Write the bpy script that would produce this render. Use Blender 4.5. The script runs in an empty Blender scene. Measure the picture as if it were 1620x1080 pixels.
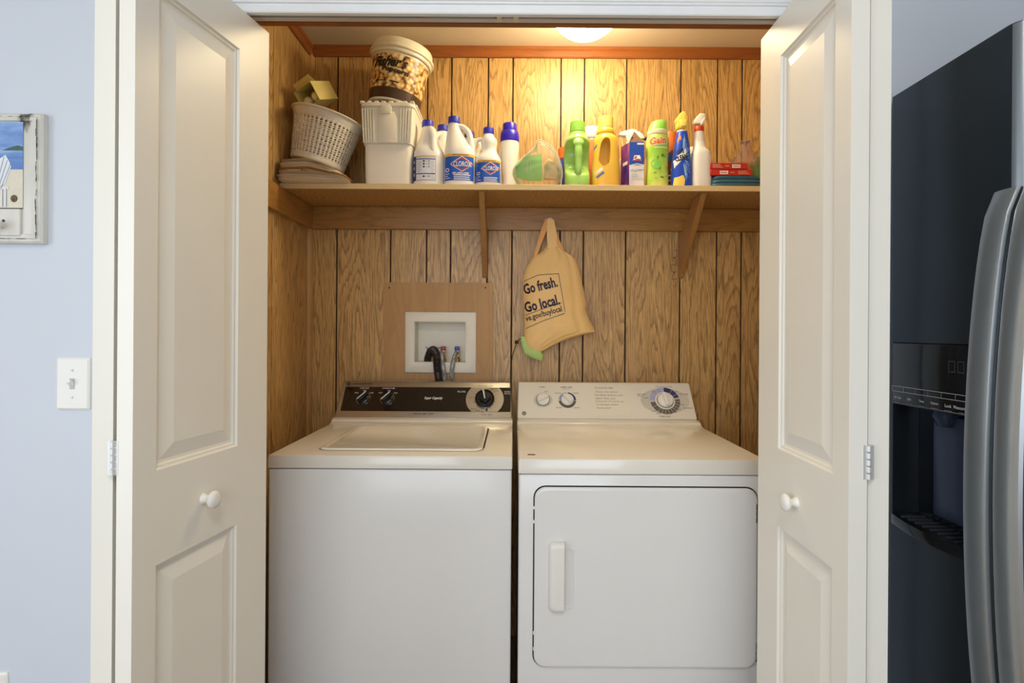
import bpy, bmesh, math, random
from mathutils import Vector, Matrix, noise
random.seed(7)
SC = bpy.context.scene
COL = SC.collection
PI = math.pi

# ------------------------------------------------------------------ camera
CAMZ, F, CX, CY, ROLL = 1.26, 896.0, 812.0, 525.0, 0.0066
cd = bpy.data.cameras.new('camera'); cam = bpy.data.objects.new('camera', cd); COL.objects.link(cam)
cd.sensor_width = 36.0; cd.lens = F / 1620 * 36
cd.shift_x = (810 - CX) / 1620; cd.shift_y = (CY - 540) / 1620
cd.clip_start = 0.02
cam.matrix_world = Matrix.Translation((0, 0, CAMZ)) @ Matrix.Rotation(PI/2, 4, 'X') @ Matrix.Rotation(ROLL, 4, 'Z')
SC.camera = cam
def P(px, py, Y):
    """a pixel of the photograph at a known distance, as a world point (used to measure the place)"""
    xc = (px - CX) * Y / F; yc = (CY - py) * Y / F
    return Vector((xc*math.cos(ROLL) - yc*math.sin(ROLL), Y, CAMZ + xc*math.sin(ROLL) + yc*math.cos(ROLL)))

# ------------------------------------------------------------------ light and exposure
vs = SC.view_settings
vs.view_transform = 'Standard'; vs.look = 'None'; vs.gamma = 1.0; vs.use_curve_mapping = False
vs.exposure = 0.42
w = bpy.data.worlds.new('sky'); SC.world = w; w.use_nodes = True
w.node_tree.nodes['Background'].inputs[0].default_value = (0.78, 0.88, 1.0, 1)
w.node_tree.nodes['Background'].inputs[1].default_value = 1.0
def area(name, loc, rot, sx, sy, power, col):
    l = bpy.data.lights.new(name, 'AREA'); l.shape = 'RECTANGLE'; l.size = sx; l.size_y = sy
    l.energy = power; l.color = col
    o = bpy.data.objects.new(name, l); COL.objects.link(o); o.location = loc; o.rotation_euler = rot
    return o
# daylight through the big window in the wall behind the camera, and through a glazed door in the wall on the far side of the room
area('window_daylight', (-0.5, -2.62, 1.45), (PI/2, 0, 0), 2.5, 1.7, 25, (0.84, 0.925, 1.0))
area('patio_door_daylight', (-2.56, -0.9, 1.25), (0, -PI/2, 0), 1.9, 1.6, 17, (0.90, 0.955, 1.0))
DOME_POWER = 27.0

# ------------------------------------------------------------------ materials
def lin(c):
    return tuple(((v/255)/12.92 if v/255 <= 0.04045 else (((v/255)+0.055)/1.055)**2.4) for v in c) + (1.0,)
MATS = {}
def pm(name, rgb, rough=0.5, metal=0.0, var=0.04, scale=30.0, bump=0.0, bscale=200.0, coat=0.0, trans=0.0, alpha=1.0,
       emit=None, spec=0.5, sss=0.0, aniso=None):
    if name in MATS: return MATS[name]
    m = bpy.data.materials.new(name); m.use_nodes = True; nt = m.node_tree; b = nt.nodes['Principled BSDF']
    b.inputs['Roughness'].default_value = rough; b.inputs['Metallic'].default_value = metal
    b.inputs['Coat Weight'].default_value = coat; b.inputs['Coat Roughness'].default_value = 0.08
    b.inputs['Specular IOR Level'].default_value = spec
    b.inputs['Transmission Weight'].default_value = trans; b.inputs['Alpha'].default_value = alpha
    tc = nt.nodes.new('ShaderNodeTexCoord')
    n = nt.nodes.new('ShaderNodeTexNoise'); n.inputs['Scale'].default_value = scale; n.inputs['Detail'].default_value = 4
    nt.links.new(tc.outputs['Object'], n.inputs['Vector'])
    mx = nt.nodes.new('ShaderNodeMix'); mx.data_type = 'RGBA'
    c = lin(rgb)
    mx.inputs['A'].default_value = tuple(max(0, v*(1-var)) for v in c[:3]) + (1,)
    mx.inputs['B'].default_value = tuple(min(1, v*(1+var)) for v in c[:3]) + (1,)
    nt.links.new(n.outputs['Fac'], mx.inputs['Factor']); nt.links.new(mx.outputs['Result'], b.inputs['Base Color'])
    if bump:
        n2 = nt.nodes.new('ShaderNodeTexNoise'); n2.inputs['Scale'].default_value = bscale; n2.inputs['Detail'].default_value = 3
        nt.links.new(tc.outputs['Object'], n2.inputs['Vector'])
        bp = nt.nodes.new('ShaderNodeBump'); bp.inputs['Strength'].default_value = bump; bp.inputs['Distance'].default_value = 0.002
        nt.links.new(n2.outputs['Fac'], bp.inputs['Height']); nt.links.new(bp.outputs['Normal'], b.inputs['Normal'])
    if emit:
        b.inputs['Emission Color'].default_value = lin(emit[0]); b.inputs['Emission Strength'].default_value = emit[1]
    MATS[name] = m
    return m

def wood(name, light, mid, dark, axis='Z', bands=26.0, rough=0.42, contrast=1.0, fine=1.0):
    """sawn grain along one axis, different on every board"""
    m = bpy.data.materials.new(name); m.use_nodes = True; nt = m.node_tree; N = nt.nodes; L = nt.links
    b = N['Principled BSDF']; b.inputs['Roughness'].default_value = rough
    tc = N.new('ShaderNodeTexCoord'); oi = N.new('ShaderNodeObjectInfo')
    off = N.new('ShaderNodeVectorMath'); off.operation = 'SCALE'; off.inputs[0].default_value = (13.7, 7.9, 31.3)
    L.new(oi.outputs['Random'], off.inputs['Scale'])
    add = N.new('ShaderNodeVectorMath'); add.operation = 'ADD'
    L.new(tc.outputs['Object'], add.inputs[0]); L.new(off.outputs[0], add.inputs[1])
    def scaled(k_across, k_along):
        s = {'X': (k_along, k_across, k_across), 'Y': (k_across, k_along, k_across), 'Z': (k_across, k_across, k_along)}[axis]
        mp = N.new('ShaderNodeMapping'); mp.inputs['Scale'].default_value = s
        L.new(add.outputs[0], mp.inputs['Vector']); return mp.outputs[0]
    # broad warped field, whose level lines are the cathedral arches
    n1 = N.new('ShaderNodeTexNoise'); n1.inputs['Scale'].default_value = 1.0; n1.inputs['Detail'].default_value = 1.2
    n1.inputs['Roughness'].default_value = 0.4
    L.new(scaled(9.0, 1.1), n1.inputs['Vector'])
    mu = N.new('ShaderNodeMath'); mu.operation = 'MULTIPLY'; mu.inputs[1].default_value = bands
    L.new(n1.outputs['Fac'], mu.inputs[0])
    n4 = N.new('ShaderNodeTexNoise'); n4.inputs['Scale'].default_value = 1.0; n4.inputs['Detail'].default_value = 3
    L.new(scaled(120.0, 14.0), n4.inputs['Vector'])
    ad0 = N.new('ShaderNodeMath'); ad0.operation = 'MULTIPLY_ADD'; ad0.inputs[1].default_value = 0.9
    L.new(n4.outputs['Fac'], ad0.inputs[0]); L.new(mu.outputs[0], ad0.inputs[2])
    fr = N.new('ShaderNodeMath'); fr.operation = 'FRACT'; L.new(ad0.outputs[0], fr.inputs[0])
    r1 = N.new('ShaderNodeValToRGB'); e = r1.color_ramp.elements
    e[0].position = 0.0; e[0].color = (0, 0, 0, 1); e[1].position = 0.62; e[1].color = (0.25, 0.25, 0.25, 1)
    q = r1.color_ramp.elements.new(0.88); q.color = (1, 1, 1, 1); q = r1.color_ramp.elements.new(1.0); q.color = (0, 0, 0, 1)
    L.new(fr.outputs[0], r1.inputs['Fac'])
    # pores: short dark streaks
    n2 = N.new('ShaderNodeTexNoise'); n2.inputs['Scale'].default_value = 1.0; n2.inputs['Detail'].default_value = 5; n2.inputs['Roughness'].default_value = 0.7
    L.new(scaled(330.0, 12.0), n2.inputs['Vector'])
    r2 = N.new('ShaderNodeValToRGB'); e = r2.color_ramp.elements
    e[0].position = 0.44; e[0].color = (0, 0, 0, 1); e[1].position = 0.66; e[1].color = (1, 1, 1, 1)
    L.new(n2.outputs['Fac'], r2.inputs['Fac'])
    n3 = N.new('ShaderNodeTexNoise'); n3.inputs['Scale'].default_value = 1.0; n3.inputs['Detail'].default_value = 2
    L.new(scaled(14.0, 1.5), n3.inputs['Vector'])
    mA = N.new('ShaderNodeMix'); mA.data_type = 'RGBA'; mA.inputs['A'].default_value = lin(light); mA.inputs['B'].default_value = lin(mid)
    L.new(n3.outputs['Fac'], mA.inputs['Factor'])
    mB = N.new('ShaderNodeMix'); mB.data_type = 'RGBA'; mB.inputs['B'].default_value = lin(dark)
    sc = N.new('ShaderNodeMath'); sc.operation = 'MULTIPLY'; sc.inputs[1].default_value = 0.62*contrast; L.new(r1.outputs['Color'], sc.inputs[0])
    L.new(sc.outputs[0], mB.inputs['Factor']); L.new(mA.outputs['Result'], mB.inputs['A'])
    mC = N.new('ShaderNodeMix'); mC.data_type = 'RGBA'; mC.inputs['B'].default_value = lin(dark)
    s2 = N.new('ShaderNodeMath'); s2.operation = 'MULTIPLY'; s2.inputs[1].default_value = 0.62*fine; L.new(r2.outputs['Color'], s2.inputs[0])
    L.new(s2.outputs[0], mC.inputs['Factor']); L.new(mB.outputs['Result'], mC.inputs['A'])
    L.new(mC.outputs['Result'], b.inputs['Base Color'])
    bp = N.new('ShaderNodeBump'); bp.inputs['Strength'].default_value = 0.12; bp.inputs['Distance'].default_value = 0.001; bp.invert = True
    L.new(n2.outputs['Fac'], bp.inputs['Height']); L.new(bp.outputs['Normal'], b.inputs['Normal'])
    MATS[name] = m
    return m

def clear_plastic(name, tint, body=0.25, rough=0.15):
    m = bpy.data.materials.new(name); m.use_nodes = True; nt = m.node_tree; N = nt.nodes; L = nt.links
    N.remove(N['Principled BSDF']); out = N['Material Output']
    t = N.new('ShaderNodeBsdfTransparent'); t.inputs[0].default_value = lin(tint)
    d = N.new('ShaderNodeBsdfPrincipled'); d.inputs['Base Color'].default_value = lin(tint); d.inputs['Roughness'].default_value = rough
    tc = N.new('ShaderNodeTexCoord'); n = N.new('ShaderNodeTexNoise'); n.inputs['Scale'].default_value = 22; n.inputs['Detail'].default_value = 5
    L.new(tc.outputs['Object'], n.inputs['Vector'])
    bp = N.new('ShaderNodeBump'); bp.inputs['Strength'].default_value = 0.8; bp.inputs['Distance'].default_value = 0.01
    L.new(n.outputs['Fac'], bp.inputs['Height']); L.new(bp.outputs['Normal'], d.inputs['Normal'])
    fr = N.new('ShaderNodeFresnel'); fr.inputs['IOR'].default_value = 1.35; L.new(bp.outputs['Normal'], fr.inputs['Normal'])
    ad = N.new('ShaderNodeMath'); ad.operation = 'ADD'; ad.inputs[1].default_value = body; ad.use_clamp = True
    L.new(fr.outputs[0], ad.inputs[0])
    mx = N.new('ShaderNodeMixShader'); L.new(ad.outputs[0], mx.inputs[0]); L.new(t.outputs[0], mx.inputs[1]); L.new(d.outputs[0], mx.inputs[2])
    L.new(mx.outputs[0], out.inputs['Surface'])
    MATS[name] = m
    return m

def speckle(name, stops, scale, rough=0.6, stretch=(1, 1, 1), kind='VORONOI', bump=0.0):
    """mottled surface: a cell or noise pattern through a colour ramp"""
    m = bpy.data.materials.new(name); m.use_nodes = True; nt = m.node_tree; N = nt.nodes; L = nt.links
    b = N['Principled BSDF']; b.inputs['Roughness'].default_value = rough
    tc = N.new('ShaderNodeTexCoord'); mp = N.new('ShaderNodeMapping'); mp.inputs['Scale'].default_value = stretch
    L.new(tc.outputs['Object'], mp.inputs['Vector'])
    r = N.new('ShaderNodeValToRGB')
    nz = N.new('ShaderNodeTexNoise'); nz.inputs['Scale'].default_value = scale*0.7; nz.inputs['Detail'].default_value = 4
    L.new(mp.outputs[0], nz.inputs['Vector'])
    if kind == 'VORONOI':
        mixv = N.new('ShaderNodeMix'); mixv.data_type = 'RGBA'; mixv.blend_type = 'ADD'; mixv.inputs['Factor'].default_value = 0.02
        L.new(mp.outputs[0], mixv.inputs['A']); L.new(nz.outputs['Color'], mixv.inputs['B'])
        v = N.new('ShaderNodeTexVoronoi'); v.inputs['Scale'].default_value = scale
        L.new(mixv.outputs['Result'], v.inputs['Vector'])
        ad = N.new('ShaderNodeMath'); ad.operation = 'MULTIPLY_ADD'; ad.inputs[1].default_value = 0.45
        L.new(nz.outputs['Fac'], ad.inputs[0]); L.new(v.outputs['Distance'], ad.inputs[2])
        src = ad.outputs[0]
    else:
        src = nz.outputs['Fac']
    L.new(src, r.inputs['Fac'])
    cr = r.color_ramp; cr.elements[0].position = stops[0][0]; cr.elements[0].color = lin(stops[0][1])
    cr.elements[1].position = stops[-1][0]; cr.elements[1].color = lin(stops[-1][1])
    for p, c in stops[1:-1]:
        q = cr.elements.new(p); q.color = lin(c)
    L.new(r.outputs[0], b.inputs['Base Color'])
    if bump:
        bp = N.new('ShaderNodeBump'); bp.inputs['Strength'].default_value = bump; bp.inputs['Distance'].default_value = 0.002
        L.new(src, bp.inputs['Height']); L.new(bp.outputs['Normal'], b.inputs['Normal'])
    MATS[name] = m
    return m

wall_paint = pm('wall_paint', (208, 214, 224), 0.55, var=0.02, scale=3, bump=0.06, bscale=160)
ceil_paint = pm('ceiling_paint', (232, 226, 212), 0.8, var=0.02, bump=0.15, bscale=90)
door_paint = pm('door_paint', (238, 235, 225), 0.36, var=0.015, scale=6, bump=0.05, bscale=60)
edge_paint = pm('trim_paint', (236, 238, 240), 0.4, var=0.04, scale=25)
floor_mat = wood('floor_oak', (176, 146, 110), (150, 120, 88), (96, 72, 50), 'Y')
panel_wood = wood('panelling_oak', (236, 195, 130), (206, 160, 96), (90, 56, 22), 'Z', 22, 0.38, 0.9, 1.0)
groove_mat = pm('groove_dark', (34, 28, 24), 0.8)
cleat_x = wood('cleat_pine_x', (190, 142, 76), (168, 120, 58), (112, 74, 30), 'X', 12, 0.35, 0.6, 0.35)
cleat_y = wood('cleat_pine_y', (190, 142, 76), (168, 120, 58), (112, 74, 30), 'Y', 12, 0.35, 0.6, 0.35)
brace_wood = wood('brace_pine', (180, 134, 78), (160, 112, 60), (112, 72, 34), 'Z', 8, 0.35, 0.4, 0.3)
crown_x = wood('crown_cherry_x', (166, 100, 48), (144, 80, 36), (96, 50, 20), 'X', 10, 0.3, 0.5, 0.3)
crown_y = wood('crown_cherry_y', (166, 100, 48), (144, 80, 36), (96, 50, 20), 'Y', 10, 0.3, 0.5, 0.3)
corner_wood = wood('corner_oak', (206, 158, 96), (184, 134, 76), (130, 86, 42), 'Z', 8, 0.35, 0.4, 0.4)
plywood = wood('plywood_sheet', (202, 160, 106), (184, 140, 88), (140, 98, 58), 'Z', 9, 0.55, 0.35, 0.25)
chip_board = speckle('particle_board', [(0.25, (120, 82, 40)), (0.5, (186, 142, 82)), (0.75, (214, 176, 112))], 150, 0.8, (1, 2.2, 2.2), 'NOISE', 0.3)
shelf_edge = wood('shelf_edge_pine', (238, 214, 164), (228, 200, 148), (200, 164, 110), 'X', 8, 0.5, 0.25, 0.25)
enamel = pm('white_enamel', (233, 233, 232), 0.22, var=0.01, coat=0.3)
warmed_enamel = pm('lamp_warmed_enamel', (236, 232, 222), 0.2, var=0.02, scale=8, coat=0.4)  # white machine tops, closet lamp's warm cast partly kept in the colour
white_plastic = pm('white_plastic', (238, 236, 230), 0.35, var=0.01)
black_plastic = pm('black_plastic', (26, 26, 28), 0.25)
dark_gap = pm('dark_gap', (20, 20, 22), 0.7)
steel = pm('brushed_steel', (196, 194, 192), 0.28, 0.9, 0.05, 80)
chrome = pm('chrome', (216, 216, 216), 0.12, 1.0)
white_ink = pm('white_print', (240, 240, 240), 0.5)
black_ink = pm('black_print', (26, 24, 26), 0.5)
grey_ink = pm('grey_print', (120, 118, 114), 0.6)

# ------------------------------------------------------------------ mesh helpers
def lerp(a, b, t): return a + (b - a)*t
class MB:
    def __init__(s): s.v = []; s.f = []; s.m = []
    def add(s, vs, fs, mi=0):
        o = len(s.v); s.v += [tuple(p) for p in vs]; s.f += [tuple(i+o for i in f) for f in fs]; s.m += [mi]*len(fs); return s
    def box(s, x0, x1, y0, y1, z0, z1, mi=0):
        return s.add([(x0,y0,z0),(x1,y0,z0),(x1,y1,z0),(x0,y1,z0),(x0,y0,z1),(x1,y0,z1),(x1,y1,z1),(x0,y1,z1)],
                     [(0,3,2,1),(4,5,6,7),(0,1,5,4),(1,2,6,5),(2,3,7,6),(3,0,4,7)], mi)
    def hexa(s, a, b, mi=0):
        """a, b: two quads (same winding), bottom and top"""
        return s.add(list(a)+list(b), [(3,2,1,0),(4,5,6,7),(0,1,5,4),(1,2,6,5),(2,3,7,6),(3,0,4,7)], mi)
    def rings(s, rs, caps=True, mi=0, closed=True):
        n = len(rs[0]); vs = [p for r in rs for p in r]; fs = []
        for i in range(len(rs)-1):
            for j in range(n if closed else n-1):
                k = (j+1) % n
                fs.append((i*n+j, i*n+k, (i+1)*n+k, (i+1)*n+j))
        if caps: fs.append(tuple(range(n))[::-1]); fs.append(tuple((len(rs)-1)*n+j for j in range(n)))
        return s.add(vs, fs, mi)
    def lathe(s, prof, n=32, c=(0,0,0), caps=True, mi=0, axis='z'):
        rs = []
        for r, h in prof:
            ring = []
            for k in range(n):
                a = 2*PI*k/n; x, y = r*math.cos(a), r*math.sin(a)
                if axis == 'z': q = (c[0]+x, c[1]+y, c[2]+h)
                elif axis == 'y': q = (c[0]+x, c[1]+h, c[2]-y)
                else: q = (c[0]+h, c[1]+x, c[2]+y)
                ring.append(q)
            rs.append(ring)
        return s.rings(rs, caps, mi)
    def tube(s, pts, r, n=12, mi=0, flat=1.0, caps=True):
        pts = [Vector(p) for p in pts]; rs = []; up = None
        for i, p in enumerate(pts):
            t = (pts[min(i+1, len(pts)-1)] - pts[max(i-1, 0)]).normalized()
            if up is None:
                up = t.orthogonal().normalized() if abs(t.y) > 0.95 else Vector((0, -1, 0))
            up = (up - t*up.dot(t)).normalized(); sd = t.cross(up)
            rr = r[i] if isinstance(r, (list, tuple)) else r
            rs.append([tuple(p + sd*(rr*math.cos(2*PI*k/n)) + up*(rr*flat*math.sin(2*PI*k/n))) for k in range(n)])
        return s.rings(rs, caps, mi)
    def prism(s, poly, d0, d1, plane='xz', mi=0):
        n = len(poly)
        def q(p, d):
            return {'xz': (p[0], d, p[1]), 'yz': (d, p[0], p[1]), 'xy': (p[0], p[1], d)}[plane]
        vs = [q(p, d0) for p in poly] + [q(p, d1) for p in poly]
        fs = [tuple(range(n)), tuple(range(2*n-1, n-1, -1))] + [(j, j+n, (j+1) % n + n, (j+1) % n) for j in range(n)]
        return s.add(vs, fs, mi)
    def grid(s, fn, nu, nv, mi=0, skip=None):
        vs = [fn(i/nu, j/nv) for j in range(nv+1) for i in range(nu+1)]
        fs = [(j*(nu+1)+i, j*(nu+1)+i+1, (j+1)*(nu+1)+i+1, (j+1)*(nu+1)+i) for j in range(nv) for i in range(nu) if not (skip and skip(i, j))]
        return s.add(vs, fs, mi)
    def mesh(s, name, bevel=0, seg=2, smooth=True, angle=40, weld=0):
        me = bpy.data.meshes.new(name); me.from_pydata(s.v, [], s.f)
        me.polygons.foreach_set('material_index', s.m)
        bm = bmesh.new(); bm.from_mesh(me)
        if weld: bmesh.ops.remove_doubles(bm, verts=bm.verts, dist=weld)
        bmesh.ops.recalc_face_normals(bm, faces=bm.faces)
        if bevel:
            es = [e for e in bm.edges if len(e.link_faces) == 2 and e.calc_face_angle(0) > math.radians(30)]
            bmesh.ops.bevel(bm, geom=es, offset=bevel, segments=seg, profile=0.5, affect='EDGES', clamp_overlap=True)
        bm.to_mesh(me); bm.free()
        if smooth:
            me.polygons.foreach_set('use_smooth', [True]*len(me.polygons)); me.set_sharp_from_angle(angle=math.radians(angle))
        me.update()
        return me
    def build(s, name, mats, parent=None, loc=None, **kw):
        me = s.mesh(name, **kw)
        for m in (mats if isinstance(mats, (list, tuple)) else [mats]): me.materials.append(m)
        return link(name, me, parent, loc)
def link(name, me, parent=None, loc=None):
    o = bpy.data.objects.new(name, me); COL.objects.link(o)
    if parent: o.parent = parent
    if loc: o.location = loc
    return o
def thing(name, label, cat, loc=(0,0,0), rz=0, group=None, rot=None, kind=None):
    o = bpy.data.objects.new(name, None); COL.objects.link(o); o.empty_display_size = 0.05
    o.location = loc; o.rotation_euler = rot or (0, 0, rz)
    return tag(o, label, cat, group, kind)
def tag(o, label=None, cat=None, group=None, kind=None):
    if label: o['label'] = label
    if cat: o['category'] = cat
    if group: o['group'] = group
    if kind: o['kind'] = kind
    return o
def struct(o, label=None, cat=None): return tag(o, label, cat, None, 'structure')
def part(name, mats, parent, fn, **kw):
    m = MB(); fn(m); return m.build(name, mats, parent, **kw)
def cut(obj, cutter):
    """carve one mesh out of another for good"""
    md = obj.modifiers.new('cut', 'BOOLEAN'); md.operation = 'DIFFERENCE'; md.object = cutter; md.solver = 'EXACT'
    bpy.context.view_layer.update()
    dg = bpy.context.evaluated_depsgraph_get()
    me = bpy.data.meshes.new_from_object(obj.evaluated_get(dg)); obj.modifiers.clear()
    for m in list(obj.data.materials):
        if m.name not in [x.name for x in me.materials if x]: me.materials.append(m)
    obj.data = me; bpy.data.objects.remove(cutter)
    me.polygons.foreach_set('use_smooth', [True]*len(me.polygons)); me.set_sharp_from_angle(angle=math.radians(35))
    return obj

# flat print: shapes and lettering in two dimensions, laid on a surface by a function (x, z, lift) -> point
_tc = {}
def text2d(s, shear=0.0, bold=0.0, res=2):
    k = (s, shear, bold)
    if k in _tc: return _tc[k]
    c = bpy.data.curves.new('t', 'FONT'); c.body = s; c.size = 1; c.shear = shear; c.offset = bold; c.resolution_u = res; c.fill_mode = 'FRONT'
    o = bpy.data.objects.new('t', c); COL.objects.link(o); bpy.context.view_layer.update()
    me = bpy.data.meshes.new_from_object(o.evaluated_get(bpy.context.evaluated_depsgraph_get()))
    vs = [(v.co.x, v.co.y) for v in me.vertices]; fs = [tuple(p.vertices) for p in me.polygons]
    bpy.data.objects.remove(o); bpy.data.curves.remove(c); bpy.data.meshes.remove(me)
    x0 = min(v[0] for v in vs); x1 = max(v[0] for v in vs); y0 = min(v[1] for v in vs); y1 = max(v[1] for v in vs)
    _tc[k] = ([(v[0]-x0, v[1]-y0) for v in vs], fs, x1-x0, y1-y0)
    return _tc[k]
class Decal:
    def __init__(s): s.v = []; s.f = []; s.m = []
    def _a(s, vs, fs, mi, lay):
        o = len(s.v); s.v += [(x, z, lay) for x, z in vs]; s.f += [tuple(i+o for i in f) for f in fs]; s.m += [mi]*len(fs); return s
    def rect(s, x0, x1, z0, z1, mi=0, lay=0, nx=1, nz=1):
        vs = [(lerp(x0, x1, i/nx), lerp(z0, z1, j/nz)) for j in range(nz+1) for i in range(nx+1)]
        fs = [(j*(nx+1)+i, j*(nx+1)+i+1, (j+1)*(nx+1)+i+1, (j+1)*(nx+1)+i) for j in range(nz) for i in range(nx)]
        return s._a(vs, fs, mi, lay)
    def poly(s, pts, mi=0, lay=0, nx=6, nz=6):
        """convex polygon as a grid of rows"""
        z0 = min(p[1] for p in pts); z1 = max(p[1] for p in pts); rows = []
        for j in range(nz+1):
            z = lerp(z0, z1, j/nz); zc = min(max(z, z0+1e-6), z1-1e-6); xs = []
            for (ax, az), (bx, bz) in zip(pts, pts[1:]+pts[:1]):
                if (az <= zc) != (bz <= zc): xs.append(lerp(ax, bx, (zc-az)/(bz-az)))
            rows.append((min(xs), max(xs), z))
        vs = [(lerp(a, b, i/nx), z) for a, b, z in rows for i in range(nx+1)]
        fs = [(j*(nx+1)+i, j*(nx+1)+i+1, (j+1)*(nx+1)+i+1, (j+1)*(nx+1)+i) for j in range(nz) for i in range(nx)]
        return s._a(vs, fs, mi, lay)
    def disc(s, x, z, rx, rz=None, mi=0, lay=0, n=28, r0=0.0, a0=0.0, a1=2*PI):
        rz = rz or rx; k0 = r0
        vs = []; fs = []
        for i in range(n+1):
            a = lerp(a0, a1, i/n); c, d = math.cos(a), math.sin(a)
            vs += [(x+rx*k0*c, z+rz*k0*d), (x+rx*c, z+rz*d)]
        fs = [(2*i, 2*i+1, 2*i+3, 2*i+2) for i in range(n)]
        return s._a(vs, fs, mi, lay)
    def stroke(s, pts, wd, mi=0, lay=0, sub=4, closed=False):
        if closed: pts = pts + pts[:1]
        for (ax, az), (bx, bz) in zip(pts, pts[1:]):
            d = math.hypot(bx-ax, bz-az) or 1e-9; nx, nz = -(bz-az)/d*wd/2, (bx-ax)/d*wd/2
            ex, ez = (bx-ax)/d*wd*0.3, (bz-az)/d*wd*0.3
            vs = []
            for i in range(sub+1):
                t = i/sub; x, z = lerp(ax-ex, bx+ex, t), lerp(az-ez, bz+ez, t); vs += [(x+nx, z+nz), (x-nx, z-nz)]
            s._a(vs, [(2*i, 2*i+1, 2*i+3, 2*i+2) for i in range(sub)], mi, lay)
        return s
    def text(s, t, cx, cz, w=None, h=None, mi=0, lay=1, rot=0.0, shear=0.0, bold=0.0):
        vs, fs, tw, th = text2d(t, shear, bold)
        kx = w/tw if w else None; kz = h/th if h else None
        if kx is None: kx = kz
        if kz is None: kz = kx
        c, d = math.cos(rot), math.sin(rot); out = []
        for x, z in vs:
            x = (x-tw/2)*kx; z = (z-th/2)*kz; out.append((cx+x*c-z*d, cz+x*d+z*c))
        return s._a(out, fs, mi, lay)
    def build(s, name, mats, parent, proj, lift=0.0005, step=0.0003):
        me = bpy.data.meshes.new(name); me.from_pydata([tuple(proj(x, z, lift+l*step)) for x, z, l in s.v], [], s.f)
        me.polygons.foreach_set('material_index', s.m)
        for m in (mats if isinstance(mats, (list, tuple)) else [mats]): me.materials.append(m)
        me.update()
        return link(name, me, parent)
def flat_y(y0):
    return lambda x, z, o: (x, y0-o, z)

def se(a, n):
    c, d = math.cos(a), math.sin(a)
    return (math.copysign(abs(c)**(2/n), c), math.copysign(abs(d)**(2/n), d))
def ringset(rs, n=40):
    """rs rows: (z, rx, ry, cx, cy, power)"""
    out = []
    for z, rx, ry, cx, cy, pw in rs:
        out.append([(cx+rx*se(2*PI*k/n, pw)[0], cy+ry*se(2*PI*k/n, pw)[1], z) for k in range(n)])
    return out
def smooth_rows(rs, k=3):
    """catmull-rom between rows of a bottle profile"""
    out = []
    for i in range(len(rs)-1):
        p0, p1, p2, p3 = rs[max(i-1, 0)], rs[i], rs[i+1], rs[min(i+2, len(rs)-1)]
        for j in range(k):
            t = j/k
            row = [0.5*((2*b)+(c-a)*t+(2*a-5*b+4*c-d)*t*t+(3*b-a-3*c+d)*t**3) for a, b, c, d in zip(p0, p1, p2, p3)]
            row[0] = lerp(p1[0], p2[0], t); out.append(tuple(row))
    out.append(rs[-1]); return out
def on_front(rs):
    """print laid on the front (-y) of a bottle given by its rows"""
    def f(x, z, o):
        for a, b in zip(rs, rs[1:]):
            if a[0] <= z <= b[0]: break
        else: a = b = rs[0] if z < rs[0][0] else rs[-1]
        t = (z-a[0])/(b[0]-a[0]) if b[0] > a[0] else 0
        rx, ry, cx, cy, pw = [lerp(a[i], b[i], t) for i in range(1, 6)]
        q = min(abs((x-cx)/rx), 0.9995)
        return (x + math.copysign(o*q, x-cx), cy - ry*(1-q**pw)**(1/pw) - o*(1-q*0.5), z)
    return f
def label_x(w, n): return [w*math.sin(lerp(-1, 1, i/n)*PI/2) for i in range(n+1)]
# ================================================================== THE SETTING
YW, YI, YB, XL, XR, CEIL = 1.265, 1.36, 2.35, -0.85, 1.10, 2.438
RX0, RX1, RY0 = -2.6, 1.75, -2.7
struct(MB().box(RX0, RX1, RY0, 2.5, -0.05, 0).build('floor', floor_mat), 'brown plank floor of the room and laundry closet', 'floor')
struct(MB().box(RX0, RX1, RY0, YW, CEIL, CEIL+0.05).build('ceiling', ceil_paint), 'flat off-white room ceiling in front of the closet', 'ceiling')
cc = struct(MB().box(XL-0.1, XR+0.1, YW, YB+0.15, CEIL, CEIL+0.05).build('ceiling_closet', ceil_paint), 'cream closet ceiling with the lit dome lamp', 'ceiling')
# front wall with the closet opening
OX0, OX1, OZ = -0.792, 0.700, 2.02
m = MB().box(RX0, OX0, YW, YI, 0, CEIL).box(OX1, RX1, YW, YI, 0, CEIL).box(OX0, OX1, YW, YI, OZ, CEIL)
struct(m.build('wall_front', wall_paint, smooth=False), 'pale blue painted wall around the closet opening', 'wall')
struct(MB().box(RX0-0.1, RX0, -0.0, YI, 0, CEIL).box(RX0-0.1, RX0, RY0, -1.8, 0, CEIL).box(RX0-0.1, RX0, -1.8, 0, 2.2, CEIL).build('wall_left', wall_paint, smooth=False), 'pale blue side wall of the room', 'wall')
struct(MB().box(RX1, RX1+0.1, RY0, YI, 0, CEIL).build('wall_right', wall_paint, smooth=False), 'pale blue wall behind the refrigerator', 'wall')
m = MB().box(RX0, -1.75, RY0-0.1, RY0, 0, CEIL).box(0.75, RX1, RY0-0.1, RY0, 0, CEIL).box(-1.75, 0.75, RY0-0.1, RY0, 0, 0.6).box(-1.75, 0.75, RY0-0.1, RY0, 2.3, CEIL)
struct(m.build('wall_rear', wall_paint, smooth=False), 'pale blue wall with the large window', 'wall')
wn = struct(thing('window_1', 'large white framed window opposite the closet', 'window', (-0.5, RY0, 0.6)))
part('window_frame', edge_paint, wn, lambda q: q.box(-1.25,-1.19,-0.08,0,0,1.7).box(1.19,1.25,-0.08,0,0,1.7).box(-1.19,1.19,-0.08,0,1.64,1.7).box(-1.19,1.19,-0.08,0,0,0.06), smooth=False)
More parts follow.
